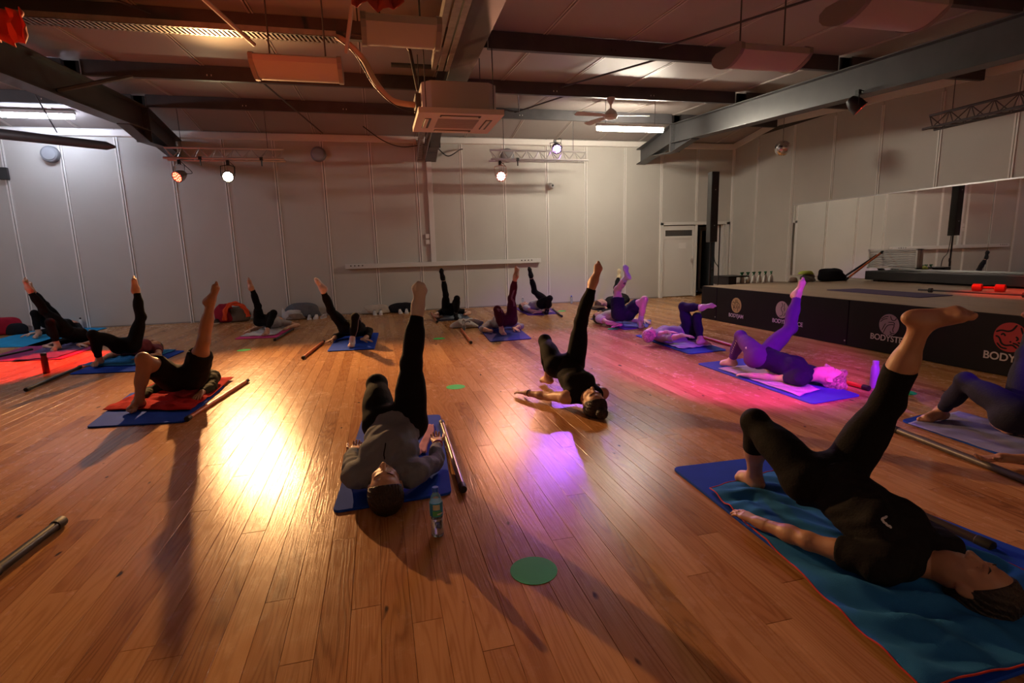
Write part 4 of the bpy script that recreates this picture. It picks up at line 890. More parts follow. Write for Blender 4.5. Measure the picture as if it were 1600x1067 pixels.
POSES = {"grey": {"N": [-0.039, 3.056, 0.123], "head": [-0.042, 2.88, 0.118], "shL": [-0.205, 3.088, 0.123], "shR": [0.127, 3.022, 0.123], "elL": [-0.249, 3.359, 0.108], "elR": [0.271, 3.251, 0.078], "wrL": [-0.248, 3.602, 0.086], "wrR": [0.314, 3.485, 0.123], "fiL": [-0.218, 3.761, 0.08], "fiR": [0.312, 3.646, 0.12], "P": [0.041, 3.478, 0.294], "hipL": [-0.041, 3.496, 0.296], "hipR": [0.124, 3.464, 0.297], "knL": [-0.062, 3.844, 0.487], "knR": [0.175, 3.538, 0.684], "anL": [-0.062, 3.844, 0.097], "anR": [0.247, 3.633, 1.054], "toL": [0.028, 3.996, 0.038], "toR": [0.267, 3.555, 1.222], "H": 1.62, "raised": "R"},
 "front": {"N": [2.044, 1.526, 0.122], "head": [2.113, 1.341, 0.116], "shL": [1.871, 1.521, 0.123], "shR": [2.217, 1.542, 0.123], "elL": [1.76, 1.78, 0.106], "elR": [2.345, 1.792, 0.095], "wrL": [1.704, 2.021, 0.076], "wrR": [2.419, 2.027, 0.06], "fiL": [1.675, 2.184, 0.071], "fiR": [2.45, 2.19, 0.06], "P": [2.015, 1.965, 0.295], "hipL": [1.929, 1.959, 0.295], "hipR": [2.101, 1.97, 0.297], "knL": [1.9, 2.327, 0.466], "knR": [2.244, 1.878, 0.667], "anL": [2.002, 2.433, 0.096], "anR": [2.25, 1.761, 1.048], "toL": [2.013, 2.613, 0.036], "toR": [2.359, 1.613, 1.104], "H": 1.66, "raised": "R"},
 "mid": {"N": [1.707, 4.277, 0.121], "head": [1.711, 4.078, 0.111], "shL": [1.532, 4.269, 0.121], "shR": [1.882, 4.287, 0.122], "elL": [1.453, 4.539, 0.067], "elR": [1.952, 4.558, 0.068], "wrL": [1.306, 4.744, 0.063], "wrR": [2.004, 4.805, 0.058], "fiL": [1.223, 4.89, 0.051], "fiR": [2.112, 4.932, 0.042], "P": [1.683, 4.715, 0.311], "hipL": [1.595, 4.712, 0.315], "hipR": [1.77, 4.719, 0.319], "knL": [1.6, 5.082, 0.496], "knR": [1.838, 4.691, 0.726], "anL": [1.646, 5.123, 0.097], "anR": [1.959, 4.657, 1.111], "toL": [1.613, 5.304, 0.037], "toR": [2.025, 4.633, 1.292], "H": 1.68, "raised": "R"},
 "shorts": {"N": [-2.052, 6.411, 0.122], "head": [-2.102, 6.611, 0.122], "shL": [-1.872, 6.432, 0.121], "shR": [-2.233, 6.393, 0.122], "elL": [-1.817, 6.148, 0.059], "elR": [-2.399, 6.157, 0.06], "wrL": [-1.841, 5.888, 0.062], "wrR": [-2.398, 5.896, 0.061], "fiL": [-1.842, 5.715, 0.045], "fiR": [-2.394, 5.723, 0.047], "P": [-1.999, 5.933, 0.243], "hipL": [-1.909, 5.943, 0.242], "hipR": [-2.089, 5.923, 0.243], "knL": [-1.733, 5.811, 0.608], "knR": [-2.201, 5.603, 0.501], "anL": [-1.623, 5.817, 1.011], "anR": [-2.294, 5.62, 0.094], "toL": [-1.539, 5.863, 1.187], "toR": [-2.329, 5.431, 0.039], "H": 1.74, "raised": "L"},
 "plum": {"N": [-3.442, 8.888, 0.121], "head": [-3.387, 9.073, 0.122], "shL": [-3.273, 8.863, 0.12], "shR": [-3.612, 8.909, 0.122], "elL": [-3.178, 8.607, 0.061], "elR": [-3.882, 8.864, 0.068], "wrL": [-3.331, 8.415, 0.058], "wrR": [-3.893, 8.619, 0.058], "fiL": [-3.478, 8.485, 0.042], "fiR": [-3.92, 8.458, 0.042], "P": [-3.501, 8.447, 0.266], "hipL": [-3.416, 8.438, 0.267], "hipR": [-3.586, 8.46, 0.266], "knL": [-3.275, 8.46, 0.643], "knR": [-3.744, 8.149, 0.465], "anL": [-3.282, 8.46, 1.037], "anR": [-3.78, 8.284, 0.096], "toL": [-3.293, 8.459, 1.227], "toR": [-3.809, 8.107, 0.039], "H": 1.64, "raised": "L"},
 "redlit": {"N": [-5.101, 10.791, 0.122], "head": [-5.062, 10.984, 0.122], "shL": [-4.934, 10.745, 0.122], "shR": [-5.268, 10.838, 0.122], "elL": [-4.795, 10.505, 0.068], "elR": [-5.432, 10.615, 0.068], "wrL": [-4.963, 10.322, 0.058], "wrR": [-5.475, 10.37, 0.058], "fiL": [-4.814, 10.25, 0.042], "fiR": [-5.324, 10.305, 0.042], "P": [-5.219, 10.375, 0.314], "hipL": [-5.137, 10.35, 0.324], "hipR": [-5.303, 10.395, 0.32], "knL": [-5.347, 10.255, 0.662], "knR": [-5.183, 10.045, 0.489], "anL": [-5.472, 10.187, 1.035], "anR": [-5.129, 10.032, 0.095], "toL": [-5.507, 10.171, 1.223], "toR": [-5.136, 9.85, 0.037], "H": 1.66, "raised": "L"},
 "behind": {"N": [-6.342, 12.884, 0.122], "head": [-6.323, 13.079, 0.122], "shL": [-6.17, 12.871, 0.122], "shR": [-6.515, 12.897, 0.122], "elL": [-6.013, 12.642, 0.068], "elR": [-6.66, 12.661, 0.068], "wrL": [-6.133, 12.424, 0.058], "wrR": [-6.781, 12.444, 0.058], "fiL": [-6.279, 12.347, 0.042], "fiR": [-6.878, 12.31, 0.04], "P": [-6.376, 12.439, 0.278], "hipL": [-6.29, 12.432, 0.278], "hipR": [-6.462, 12.445, 0.278], "knL": [-6.34, 12.239, 0.633], "knR": [-6.467, 12.097, 0.488], "anL": [-6.391, 12.0, 0.948], "anR": [-6.433, 12.041, 0.095], "toL": [-6.413, 11.994, 1.139], "toR": [-6.432, 11.859, 0.037], "H": 1.66, "raised": "L"},
 "pink": {"N": [-2.06, 11.377, 0.122], "head": [-2.005, 11.56, 0.122], "shL": [-1.898, 11.33, 0.122], "shR": [-2.222, 11.424, 0.122], "elL": [-1.633, 11.274, 0.068], "elR": [-2.376, 11.203, 0.068], "wrL": [-1.789, 11.088, 0.059], "wrR": [-2.448, 10.97, 0.058], "fiL": [-1.827, 10.931, 0.042], "fiR": [-2.545, 10.842, 0.042], "P": [-2.184, 10.951, 0.249], "hipL": [-2.103, 10.928, 0.248], "hipR": [-2.265, 10.975, 0.247], "knL": [-1.938, 10.6, 0.397], "knR": [-2.211, 10.703, 0.533], "anL": [-2.04, 10.378, 0.095], "anR": [-2.257, 10.572, 0.899], "toL": [-2.076, 10.204, 0.039], "toR": [-2.295, 10.57, 1.082], "H": 1.62, "raised": "R"},
 "whitesocks": {"N": [-0.383, 9.42, 0.122], "head": [-0.327, 9.605, 0.122], "shL": [-0.218, 9.372, 0.122], "shR": [-0.547, 9.467, 0.122], "elL": [-0.233, 9.098, 0.073], "elR": [-0.767, 9.305, 0.068], "wrL": [-0.307, 8.864, 0.058], "wrR": [-0.794, 9.061, 0.056], "fiL": [-0.162, 8.788, 0.042], "fiR": [-0.907, 8.943, 0.044], "P": [-0.506, 8.994, 0.271], "hipL": [-0.424, 8.97, 0.271], "hipR": [-0.588, 9.018, 0.271], "knL": [-0.395, 8.617, 0.46], "knR": [-0.764, 8.806, 0.564], "anL": [-0.463, 8.484, 0.096], "anR": [-0.854, 8.67, 0.922], "toL": [-0.481, 8.305, 0.037], "toR": [-0.947, 8.667, 1.087], "H": 1.64, "raised": "R"},
 "farblack": {"N": [1.505, 11.83, 0.122], "head": [1.524, 12.02, 0.122], "shL": [1.673, 11.816, 0.122], "shR": [1.336, 11.845, 0.122], "elL": [1.941, 11.782, 0.068], "elR": [1.137, 11.662, 0.068], "wrL": [1.802, 11.583, 0.058], "wrR": [1.213, 11.431, 0.058], "fiL": [1.85, 11.737, 0.043], "fiR": [1.267, 11.583, 0.042], "P": [1.466, 11.386, 0.244], "hipL": [1.55, 11.379, 0.243], "hipR": [1.382, 11.394, 0.242], "knL": [1.566, 11.051, 0.465], "knR": [1.347, 11.139, 0.545], "anL": [1.542, 11.173, 0.096], "anR": [1.296, 11.05, 0.922], "toL": [1.539, 10.996, 0.038], "toR": [1.267, 11.06, 1.106], "H": 1.62, "raised": "R"},
 "maroon": {"N": [2.065, 9.318, 0.122], "head": [2.045, 9.51, 0.122], "shL": [2.235, 9.333, 0.122], "shR": [1.894, 9.302, 0.122], "elL": [2.435, 9.146, 0.068], "elR": [1.706, 9.104, 0.068], "wrL": [2.259, 8.975, 0.059], "wrR": [1.823, 8.888, 0.058], "fiL": [2.321, 8.824, 0.042], "fiR": [1.751, 9.034, 0.042], "P": [2.106, 8.872, 0.256], "hipL": [2.191, 8.88, 0.256], "hipR": [2.021, 8.864, 0.256], "knL": [2.162, 8.702, 0.615], "knR": [1.877, 8.553, 0.464], "anL": [2.229, 8.642, 0.999], "anR": [1.965, 8.66, 0.095], "toL": [2.278, 8.715, 1.166], "toR": [1.976, 8.481, 0.038], "H": 1.64, "raised": "L"},
 "farright": {"N": [3.385, 11.764, 0.122], "head": [3.248, 11.894, 0.137], "shL": [3.539, 11.833, 0.122], "shR": [3.23, 11.695, 0.122], "elL": [3.809, 11.816, 0.068], "elR": [3.304, 11.435, 0.068], "wrL": [3.732, 11.586, 0.058], "wrR": [3.425, 11.224, 0.058], "fiL": [3.584, 11.522, 0.042], "fiR": [3.271, 11.271, 0.042], "P": [3.567, 11.357, 0.24], "hipL": [3.643, 11.393, 0.239], "hipR": [3.489, 11.324, 0.239], "knL": [3.354, 11.367, 0.513], "knR": [3.579, 10.964, 0.381], "anL": [3.248, 11.287, 0.881], "anR": [3.599, 11.225, 0.093], "toL": [3.217, 11.302, 1.064], "toR": [3.518, 11.066, 0.037], "H": 1.62, "raised": "L"},
 "farhair": {"N": [5.205, 11.554, 0.122], "head": [5.015, 11.554, 0.146], "shL": [5.141, 11.712, 0.122], "shR": [5.27, 11.395, 0.122], "elL": [5.293, 11.485, 0.068], "elR": [5.364, 11.652, 0.068], "wrL": [5.498, 11.62, 0.058], "wrR": [5.129, 11.578, 0.059], "fiL": [5.439, 11.468, 0.042], "fiR": [5.112, 11.416, 0.042], "P": [5.623, 11.723, 0.238], "hipL": [5.591, 11.802, 0.237], "hipR": [5.655, 11.644, 0.238], "knL": [5.685, 12.131, 0.449], "knR": [5.551, 11.256, 0.225], "anL": [5.866, 12.355, 0.718], "anR": [5.237, 11.058, 0.094], "toL": [5.865, 12.353, 0.907], "toR": [5.219, 10.879, 0.038], "H": 1.64, "raised": "L"},
 "tattoo": {"N": [4.123, 9.176, 0.122], "head": [4.046, 9.369, 0.122], "shL": [4.303, 9.212, 0.122], "shR": [3.943, 9.139, 0.122], "elL": [4.552, 9.053, 0.069], "elR": [3.974, 8.844, 0.082], "wrL": [4.773, 8.91, 0.056], "wrR": [4.127, 8.631, 0.058], "fiL": [4.778, 8.735, 0.044], "fiR": [3.954, 8.602, 0.042], "P": [4.22, 8.703, 0.257], "hipL": [4.31, 8.721, 0.257], "hipR": [4.13, 8.684, 0.257], "knL": [4.487, 8.42, 0.51], "knR": [4.133, 8.754, 0.683], "anL": [4.44, 8.482, 0.095], "anR": [4.159, 8.413, 0.93], "toL": [4.39, 8.295, 0.037], "toR": [4.108, 8.446, 1.123], "H": 1.76, "raised": "R"},
 "crossed": {"N": [3.932, 6.98, 0.123], "head": [3.766, 6.894, 0.155], "shL": [3.941, 7.149, 0.123], "shR": [3.919, 6.811, 0.125], "elL": [3.875, 6.882, 0.139], "elR": [3.895, 6.538, 0.15], "wrL": [3.908, 6.655, 0.22], "wrR": [3.934, 6.309, 0.22], "fiL": [4.003, 6.524, 0.22], "fiR": [4.0, 6.161, 0.22], "P": [4.39, 6.951, 0.141], "hipL": [4.396, 7.034, 0.145], "hipR": [4.385, 6.866, 0.145], "knL": [4.421, 6.725, 0.395], "knR": [4.32, 6.932, 0.531], "anL": [4.337, 6.492, 0.094], "anR": [4.395, 6.551, 0.555], "toL": [4.509, 6.524, 0.032], "toR": [4.539, 6.442, 0.601], "H": 1.62, "raised": "R"},
 "magenta": {"N": [4.02, 4.226, 0.12], "head": [4.187, 4.132, 0.109], "shL": [3.869, 4.144, 0.121], "shR": [4.167, 4.312, 0.121], "elL": [3.834, 4.415, 0.065], "elR": [4.158, 4.585, 0.068], "wrL": [3.697, 4.62, 0.06], "wrR": [4.064, 4.813, 0.058], "fiL": [3.637, 4.773, 0.049], "fiR": [4.165, 4.941, 0.042], "P": [3.801, 4.61, 0.266], "hipL": [3.727, 4.569, 0.265], "hipR": [3.875, 4.653, 0.265], "knL": [3.791, 4.936, 0.418], "knR": [4.184, 4.661, 0.523], "anL": [3.855, 5.157, 0.098], "anR": [4.344, 4.768, 0.869], "toL": [3.801, 5.327, 0.038], "toR": [4.4, 4.728, 1.045], "H": 1.64, "raised": "R"},
 "edge": {"N": [4.232, 2.052, 0.121], "head": [4.389, 1.934, 0.122], "shL": [4.082, 1.966, 0.121], "shR": [4.378, 2.145, 0.122], "elL": [3.873, 2.147, 0.058], "elR": [4.357, 2.421, 0.068], "wrL": [3.677, 2.3, 0.051], "wrR": [4.242, 2.642, 0.058], "fiL": [3.515, 2.335, 0.047], "fiR": [4.325, 2.785, 0.042], "P": [3.999, 2.431, 0.276], "hipL": [3.924, 2.388, 0.277], "hipR": [4.071, 2.478, 0.277], "knL": [3.996, 2.771, 0.398], "knR": [4.291, 2.604, 0.596], "anL": [4.112, 3.005, 0.096], "anR": [4.596, 2.746, 0.808], "toL": [3.93, 3.02, 0.039], "toR": [4.419, 2.74, 0.879], "H": 1.66, "raised": "R"}}
def bracelet(c, m, r=.031, name='bracelet'):
    def f(root, g):
        wr, h = g['hands'][c][1], g['hands'][c][2]; p = Vector(wr-h*.025); d = Vector(h); u = d.orthogonal().normalized(); v = d.cross(u)
        MB().tube([p+(u*math.cos(a)+v*math.sin(a))*r for a in [2*PI*k/18 for k in range(19)]], .0045, 6, cap=False).build(name, m, root, smooth=True)
    return f
PRT = mat('print_pale', (.62, .62, .64), .6)
def lerp(a, b, t): return V3(a)*(1-t)+V3(b)*t
def grey_x(root, g):
    bracelet('R', mat('bracelet_pink', (.45, .10, .40), .4))(root, g)
    D = g['D']; g['decal']('shirt', [D(.96, 0, .125), D(.86, 0, .125), D(.74, 0, .125), D(.64, .0, .125)], .0035, BLK, 'placket')
    g['decal']('shirt', [D(.93, 0.008, .125), D(.86, .012, .125), D(.78, .012, .125)], .003, GREY, 'collar_fold')
def front_x(root, g):
    D = g['D']; f = [D(.74, -.10, .2), D(.755, -.14, .2), D(.80, -.16, .2), D(.88, -.155, .2), D(.94, -.14, .2)]
    g['decal']('shirt', f, .0045, PRT)
def magenta_x(root, g):
    J = g['J']; h, k, a = J['hipL'], J['knL'], J['anL']; out = -g['rt']
    p = lerp(h, k, .42)+out*.12+V3((0, 0, .02)); u = nz(k-h)
    for q in (.0, .008, .016): g['decal']('leggings', [p+u*(-.02+q)+V3((0, 0, -.012)), p+u*(.0+q*.5)+V3((0, 0, .012-q*.6))], .005, PRT)
    for i in range(7):
        t = .18+i*.085; c = lerp(k, a, t)+out*.1
        g['decal']('leggings', [c+V3((0, 0, .012))-g['ax']*.012, c-g['ax']*.004, c-V3((0, 0, .012))-g['ax']*.012], .0032, PRT)
def socks_x(root, g):
    J = g['J']; h, k, a = J['hipL'], J['knL'], J['anL']; out = -g['rt']
    g['decal']('leggings', [lerp(h, k, .45)+out*.12, lerp(h, k, .8)+out*.1, V3(k)+out*.1, lerp(k, a, .3)+out*.1, lerp(k, a, .6)+out*.1, lerp(k, a, .84)+out*.08], .005, mat('stripe_rose', (.6, .42, .42), .7))
    p = lerp(h, k, .35)+out*.12; g['decal']('leggings', [p, p+V3((.02, 0, .03)), p+V3((.03, 0, 0))], .004, PRT)
def maroon_x(root, g):
    J = g['J']; m_ = mat('reflective_line', (.42, .26, .36), .5)
    for c, ft in (('L', -g['fr']*0-g['ax']), ('R', -g['ax'])):
        h, k, a = J['hip'+c], J['kn'+c], J['an'+c]
        for q in (0, .022, .044):
            s_ = g['rt']; b = V3(ft)*.14
            g['decal']('leggings', [lerp(h, k, .50)+b+s_*(-.05+q), lerp(h, k, .68)+b+s_*(-.045+q), lerp(h, k, .85)+b+s_*(.0+q), V3(k)+b+s_*(.02+q), lerp(k, a, .25)+b+s_*(-.02+q)], .0022, m_)
def tattoo_x(root, g):
    J = g['J']; k, a = J['knR'], J['anR']
    for t in (.35, .42, .5): g['decal']('body', [lerp(k, a, t)+V3((-.02, -.1, 0)), lerp(k, a, t+.05)+V3((.01, -.1, 0)), lerp(k, a, t+.03)+V3((.03, -.1, .0))], .009, mat('tattoo_ink', (.05, .04, .05), .6), 'tattoo')
    g['decal']('sock', [lerp(k, a, .80)+V3((.0, -.1, 0)), lerp(k, a, .80)+V3((.03, -.1, 0.01))], .006, M_BLACKP, 'sock_mark')
person('grey', 'woman in grey long-sleeved shirt on the blue mat nearest the camera, one white sock raised', BLK, GREY, HAIRD, SK1, sleeve='long', sock=WHT, cuff=.82, w=1.25, hs=1.22, res=.0075, hairstyle='bob', palm='up', fold=1.6, extra=grey_x)
person('front', 'woman in black at the lower right corner, bare foot raised over the stage front', BLK, BLK2, HAIRD, SK2, sleeve='short', cuff=.42, res=.0070, hairstyle='long', w=1.1, extra=front_x)
person('mid', 'woman in black vest lying on bare floor, hair in a bun, arm stretched aside', BLK, BLK2, HAIRD, SK1, sleeve='none', res=.0080, hairstyle='bun', hs=1.12, extra=bracelet('L', M_BLACKP))
person('shorts', 'man in black shorts and dark sleeves on the red towel, bare leg raised', BLK2, OLIVE, HAIRD, SK2, shorts=True, sleeve='long', male=True, res=.0085)
person('plum', 'woman in plum shirt and black leggings behind the man in shorts', BLK, PLUM, HAIRB, SK1, sleeve='short', cuff=.86, res=.010, hairstyle='bob')
person('redlit', 'person in dark clothes lit red, bare foot raised, at the left edge', BLK, BLK2, HAIRD, SK1, sleeve='half', res=.011)
person('behind', 'person in dark clothes on the light blue mat, half hidden behind the red-lit person', BLK, BLK2, HAIRD, SK1, sleeve='half', res=.012)
person('pink', 'woman in grey shirt on the pink mat, raised bare foot before the wall', BLK, LGREY, HAIRB, SK1, sleeve='short', cuff=.86, res=.012, hairstyle='bob')
person('whitesocks', 'woman in black with pink-white socks on the square blue mat', BLK, BLK2, HAIRD, SK1, sleeve='half', sock=mat('fabric_rose_sock', (.70, .55, .56), .8), res=.0105, hairstyle='bob', extra=socks_x)
person('farblack', 'person in black with black socks on the patterned mat under the upright duct', BLK, BLK2, HAIRD, SK1, sleeve='short', sock=BLK2, res=.012)
person('maroon', 'woman in maroon leggings, foot raised to the end of the long trunking', MAROON, LGREY, HAIRD, SK1, sleeve='half', cuff=.78, res=.0105, hairstyle='bob', extra=maroon_x)
person('farright', 'person in black leggings and black socks on the purple mat by the back wall', BLK, LGREY, HAIRD, SK1, sleeve='short', sock=BLK2, res=.012)
person('farhair', 'brown-haired person with a cream sock raised, behind the man in white socks', BLK, BLK2, HAIRB, SK1, sleeve='half', sock=YEL, res=.012, hairstyle='long')
person('tattoo', 'man in dark shorts and tall white socks, shin raised above the lilac-blue mat', DKBLUE, WHT, HAIRD, SK3, shorts=True, sleeve='short', sock=WHT, male=True, res=.010, extra=tattoo_x)
person('crossed', 'woman in purple leggings with one ankle crossed on the other knee', NAVY, LGREY, HAIRL, SK3, sleeve='half', cuff=.86, res=.0095, hairstyle='short')
person('magenta', 'woman with curly fair hair lit magenta, purple leggings, one leg straight up', PURP, NAVY, HAIRL, SK3, sleeve='short', cuff=.86, res=.0085, hairstyle='curly', hs=1.16, extra=magenta_x)
person('edge', 'person in dark leggings cut by the right edge, knee bent over a pale towel', DKBLUE, DKBLUE, HAIRD, SK2, sleeve='half', cuff=.86, res=.0085, palm='up')
# ------------------------------------------------------------------ floor marks
M_DOT = mat('green_floor_dot', (.015, .62, .12), .6, spec=.2)
for (p, R, lb) in (((834, 891), .105, 'large green floor dot nearest the camera, right of the water bottle'), ((712, 604.5), .10, 'green floor dot between the two nearest women'), ((686, 529), .10, 'green floor dot beside the orange bar at the centre'),
                   ((381, 547), .10, 'green floor dot in front of the pink mat'), ((878, 486), .10, 'faint green floor dot by the far purple mat'), ((958, 514), .10, 'green floor dot in front of the lilac-blue mat'), ((1412, 613), .10, 'dull green floor dot between the violet bottle and the bent knee at right')):
    c = fl(p); tag(MB().lathe([(R, .0004), (R, .0016)], (c.x, c.y, 0), 40).build('floor_dot', M_DOT), lb, 'floor dot', 'green floor dots')

# ------------------------------------------------------------------ mats and towels
def foam(nm, col, col2=None): return mat('foam_'+nm, col, .85, var=.08, vscale=6, bump=.15, bscale=220, spec=.12)
M_BLUE = foam('blue', (.012, .065, .50)); M_SKY = foam('sky', (.02, .28, .55)); M_PINKM = foam('pink', (.55, .05, .22)); M_VIO = foam('violet', (.10, .05, .28)); M_DARK = foam('dark', (.03, .03, .035)); M_REDM = foam('wine', (.30, .04, .16)); M_SLATE = foam('slate', (.10, .12, .17))
mats = [
 ('grey', [(519, 801), (706, 771), (688, 648), (566, 655)], M_BLUE, 'royal blue exercise mat under the woman in the grey shirt', .014),
 ('front', [(1050, 731), (1500, 1085), (1860, 960), (1208, 712)], M_BLUE, 'royal blue exercise mat in the lower right corner', .016),
 ('magenta', [(1089, 568), (1269, 631), (1346, 618), (1165, 560)], foam('periwinkle', (.06, .10, .45)), 'blue exercise mat under the curly-haired woman lit magenta', .013),
 ('edge', [(1407, 657), (1700, 757), (1800, 720), (1460, 643)], M_BLUE, 'blue exercise mat at the right edge under the pale towel', .013),
 ('crossed', [(992, 524), (1076, 553), (1136, 547), (1048, 519)], foam('blue2', (.04, .10, .40)), 'blue exercise mat under the woman with crossed legs', .012),
 ('tattoo', [(922, 498), (976, 515), (1012, 511), (1018, 500), (960, 494)], foam('lilac', (.10, .10, .42)), 'lilac-blue mat under the man in white socks', .012),
 ('farhair', [(915, 481), (950, 488), (985, 484), (950, 477)], M_DARK, 'dark mat under the brown-haired person', .012),
 ('farright', [(803, 481), (825, 492.5), (871, 490), (858, 479)], M_VIO, 'purple mat by the back wall', .012),
 ('maroon', [(744, 508), (766, 534), (831, 529), (806, 509)], foam('deep_blue', (.05, .06, .30)), 'dark blue mat under the woman in maroon leggings', .013),
 ('farblack', [(683, 502), (736, 498), (722, 487), (681, 489)], M_SLATE, 'slate mat under the person in black beneath the duct', .012),
 ('whitesocks', [(511, 549), (585, 545), (592, 520), (531, 521)], M_BLUE, 'square blue mat under the woman in pink-white socks', .013),
 ('pink', [(366, 530), (433, 527), (461, 508), (412, 508)], M_PINKM, 'pink mat before the back wall', .013),
 ('shorts', [(134, 668), (288, 659), (352, 602), (205, 614)], M_BLUE, 'blue mat under the red towel', .014),
 ('plum', [(107, 585), (214, 580), (289, 548), (210, 546)], M_BLUE, 'blue mat under the woman in the plum shirt', .013),
 ('redlit', [(-40, 566), (96, 561), (190, 529), (80, 529)], M_REDM, 'wine-red mat under the red-lit person', .013),
 ('behind', [(-60, 544), (62, 541), (168, 512), (70, 512)], M_SKY, 'sky blue mat at the left edge', .013)]
MATS_XY = {}
for k, cs, m, lb, t in mats:
    c = [fl(p, t*.6) for p in cs]; MATS_XY[k] = c
    tag(quad_slab(c, .0002, t, 'exercise_mat', m, rc=.05), lb, 'mat', 'exercise mats')
def towel(name, corners, z, col, label, seed=1, n=44, amp=.007, edge=None, group='towels'):
    r = random.Random(seed); P = [Vector((c.x, c.y)) for c in [fl(p, z) for p in corners]]
    ph = [(r.uniform(6, 22), r.uniform(6, 22), r.uniform(0, 6), r.uniform(.4, 1)) for _ in range(7)]
    hx = [(r.uniform(5, 14), r.uniform(0, 6)) for _ in range(4)]
    vs = []; fs = []
    for i in range(n+1):
        for j in range(n+1):
            u, v = i/n, j/n
            q = P[0]*(1-u)*(1-v)+P[1]*u*(1-v)+P[2]*u*v+P[3]*(1-u)*v
            e = min(u, v, 1-u, 1-v)
            q += Vector((math.sin(hx[0][0]*v+hx[0][1]), math.sin(hx[1][0]*u+hx[1][1])))*.012
            h = 0
            for a, b, c, w_ in ph: h += w_*abs(math.sin((q.x*a+q.y*b)+c+1.2*math.sin(q.x*b*.5-q.y*a*.4)))**3
            vs.append((q.x, q.y, z+.003+amp*h*(.35+.65*min(1, e*8))))
    for i in range(n):
        for j in range(n): fs.append((i*(n+1)+j, (i+1)*(n+1)+j, (i+1)*(n+1)+j+1, i*(n+1)+j+1))
    m = mat('terry_'+name+str(seed), col, .95, var=.1, vscale=6, bump=.4, bscale=400, spec=.08)
    o = MB().add(vs, fs).build('towel', m, smooth=True); s_ = o.modifiers.new('t', 'SOLIDIFY'); s_.thickness = .003; s_.offset = 1
    tag(o, label, 'towel', group)
    if edge:
        loop = [vs[i*(n+1)] for i in range(n+1)]+[vs[n*(n+1)+j] for j in range(1, n+1)]+[vs[i*(n+1)+n] for i in range(n-1, -1, -1)]+[vs[j] for j in range(n-1, -1, -1)]
        MB().tube([(a, b, c+.003) for a, b, c in loop], .0035, 5).build('hem', edge, o)
    return o
M_HEM = mat('red_hem', (.45, .03, .02), .8)
towel('blue', [(1110, 765), (1440, 1078), (1820, 990), (1222, 733)], .017, (.03, .17, .44), 'bright blue towel with red hem on the corner mat', 3, 90, .017, M_HEM)
towel('pale', [(1418, 663), (1690, 752), (1780, 722), (1500, 643)], .015, (.28, .30, .55), 'pale lilac towel on the mat at the right edge', 4, 40, .006)
towel('lilac', [(1120, 576), (1248, 620), (1280, 610), (1180, 570)], .015, (.60, .50, .62), 'pale towel under the curly-haired woman lit magenta', 5, 40, .006)
towel('lav', [(1000, 525), (1062, 546), (1112, 541), (1050, 520)], .014, (.52, .48, .62), 'crumpled lavender towel under the woman with crossed legs', 6, 50, .012)
towel('rose', [(653, 712), (668, 708), (679, 664), (666, 665)], .016, (.55, .28, .33), 'folded rose towel beside the woman in grey', 7, 20, .006)
towel('red', [(163, 641), (300, 642), (366, 591), (262, 590)], .0165, (.48, .022, .022), 'crumpled red towel under the man in shorts', 8, 50, .011)
towel('sky', [(120, 573), (208, 572), (276, 547), (215, 547)], .015, (.03, .20, .50), 'crumpled sky blue towel under the woman in plum', 9, 40, .010)
towel('white', [(374, 526), (428, 524), (455, 508), (416, 508)], .015, (.60, .58, .60), 'white towel on the pink mat', 10, 36, .006)
towel('pat', [(688, 500), (722, 498), (716, 488), (686, 489)], .014, (.28, .32, .36), 'grey patterned towel on the slate mat', 11, 24, .008)
towel('purp', [(812, 482), (830, 490), (864, 488), (852, 480)], .014, (.40, .24, .36), 'dusky pink towel on the far purple mat', 12, 24, .006)
towel('shade', [(20, 564), (90, 559), (165, 532), (95, 532)], .015, (.12, .10, .22), 'indigo towel on the wine-red mat', 13, 36, .008)

# ------------------------------------------------------------------ bars on the floor
floorstick((-24, 905), (98, 813), 'thick black bar cut by the left edge, nearest the camera', M_BLACKP, .024)
floorstick((40, 609), (126, 573), 'black bar beside the red bottle', M_BLACKP, .02)
floorstick((-20, 561), (50, 546), 'dark bar lying beside the wine-red mat', M_BLACKP, .02)
floorstick((291, 655), (387, 594), 'orange bar beside the red towel', M_ORANGE, .02)
floorstick((473, 559), (506, 533), 'orange-red bar left of the square blue mat', M_ORANGE, .02)
floorstick((429, 531), (458, 514), 'black bar along the pink mat', M_BLACKP, .02)
floorstick((674, 488), (683, 503), 'orange-brown bar beside the slate mat', M_ORANGE, .02)
floorstick((720, 513), (736, 535), 'short-looking orange bar left of the maroon leggings', M_ORANGE, .02)
floorstick((864, 483), (878, 494), 'black bar right of the far purple mat', M_BLACKP, .02)
floorstick((690, 659), (724, 765), 'brown bar along the mat of the woman in grey', mat('brown_lacquer', (.16, .08, .045), .3), .02)
floorstick((1086, 523), (1190, 553), 'red bar behind the woman with crossed legs', M_REDB, .02)
floorstick((1230, 572), (1358, 607), 'red bar behind the curly head lit magenta', M_REDB, .022)
floorstick((1392, 668), (1640, 765), 'long grey bar along the pale towel at right', mat('grey_lacquer', (.075, .065, .065), .4), .022)
floorstick((1395, 785), (1552, 855), 'dark bar between the corner mat and the right edge', mat('dark_lacquer', (.04, .03, .03), .3), .022)

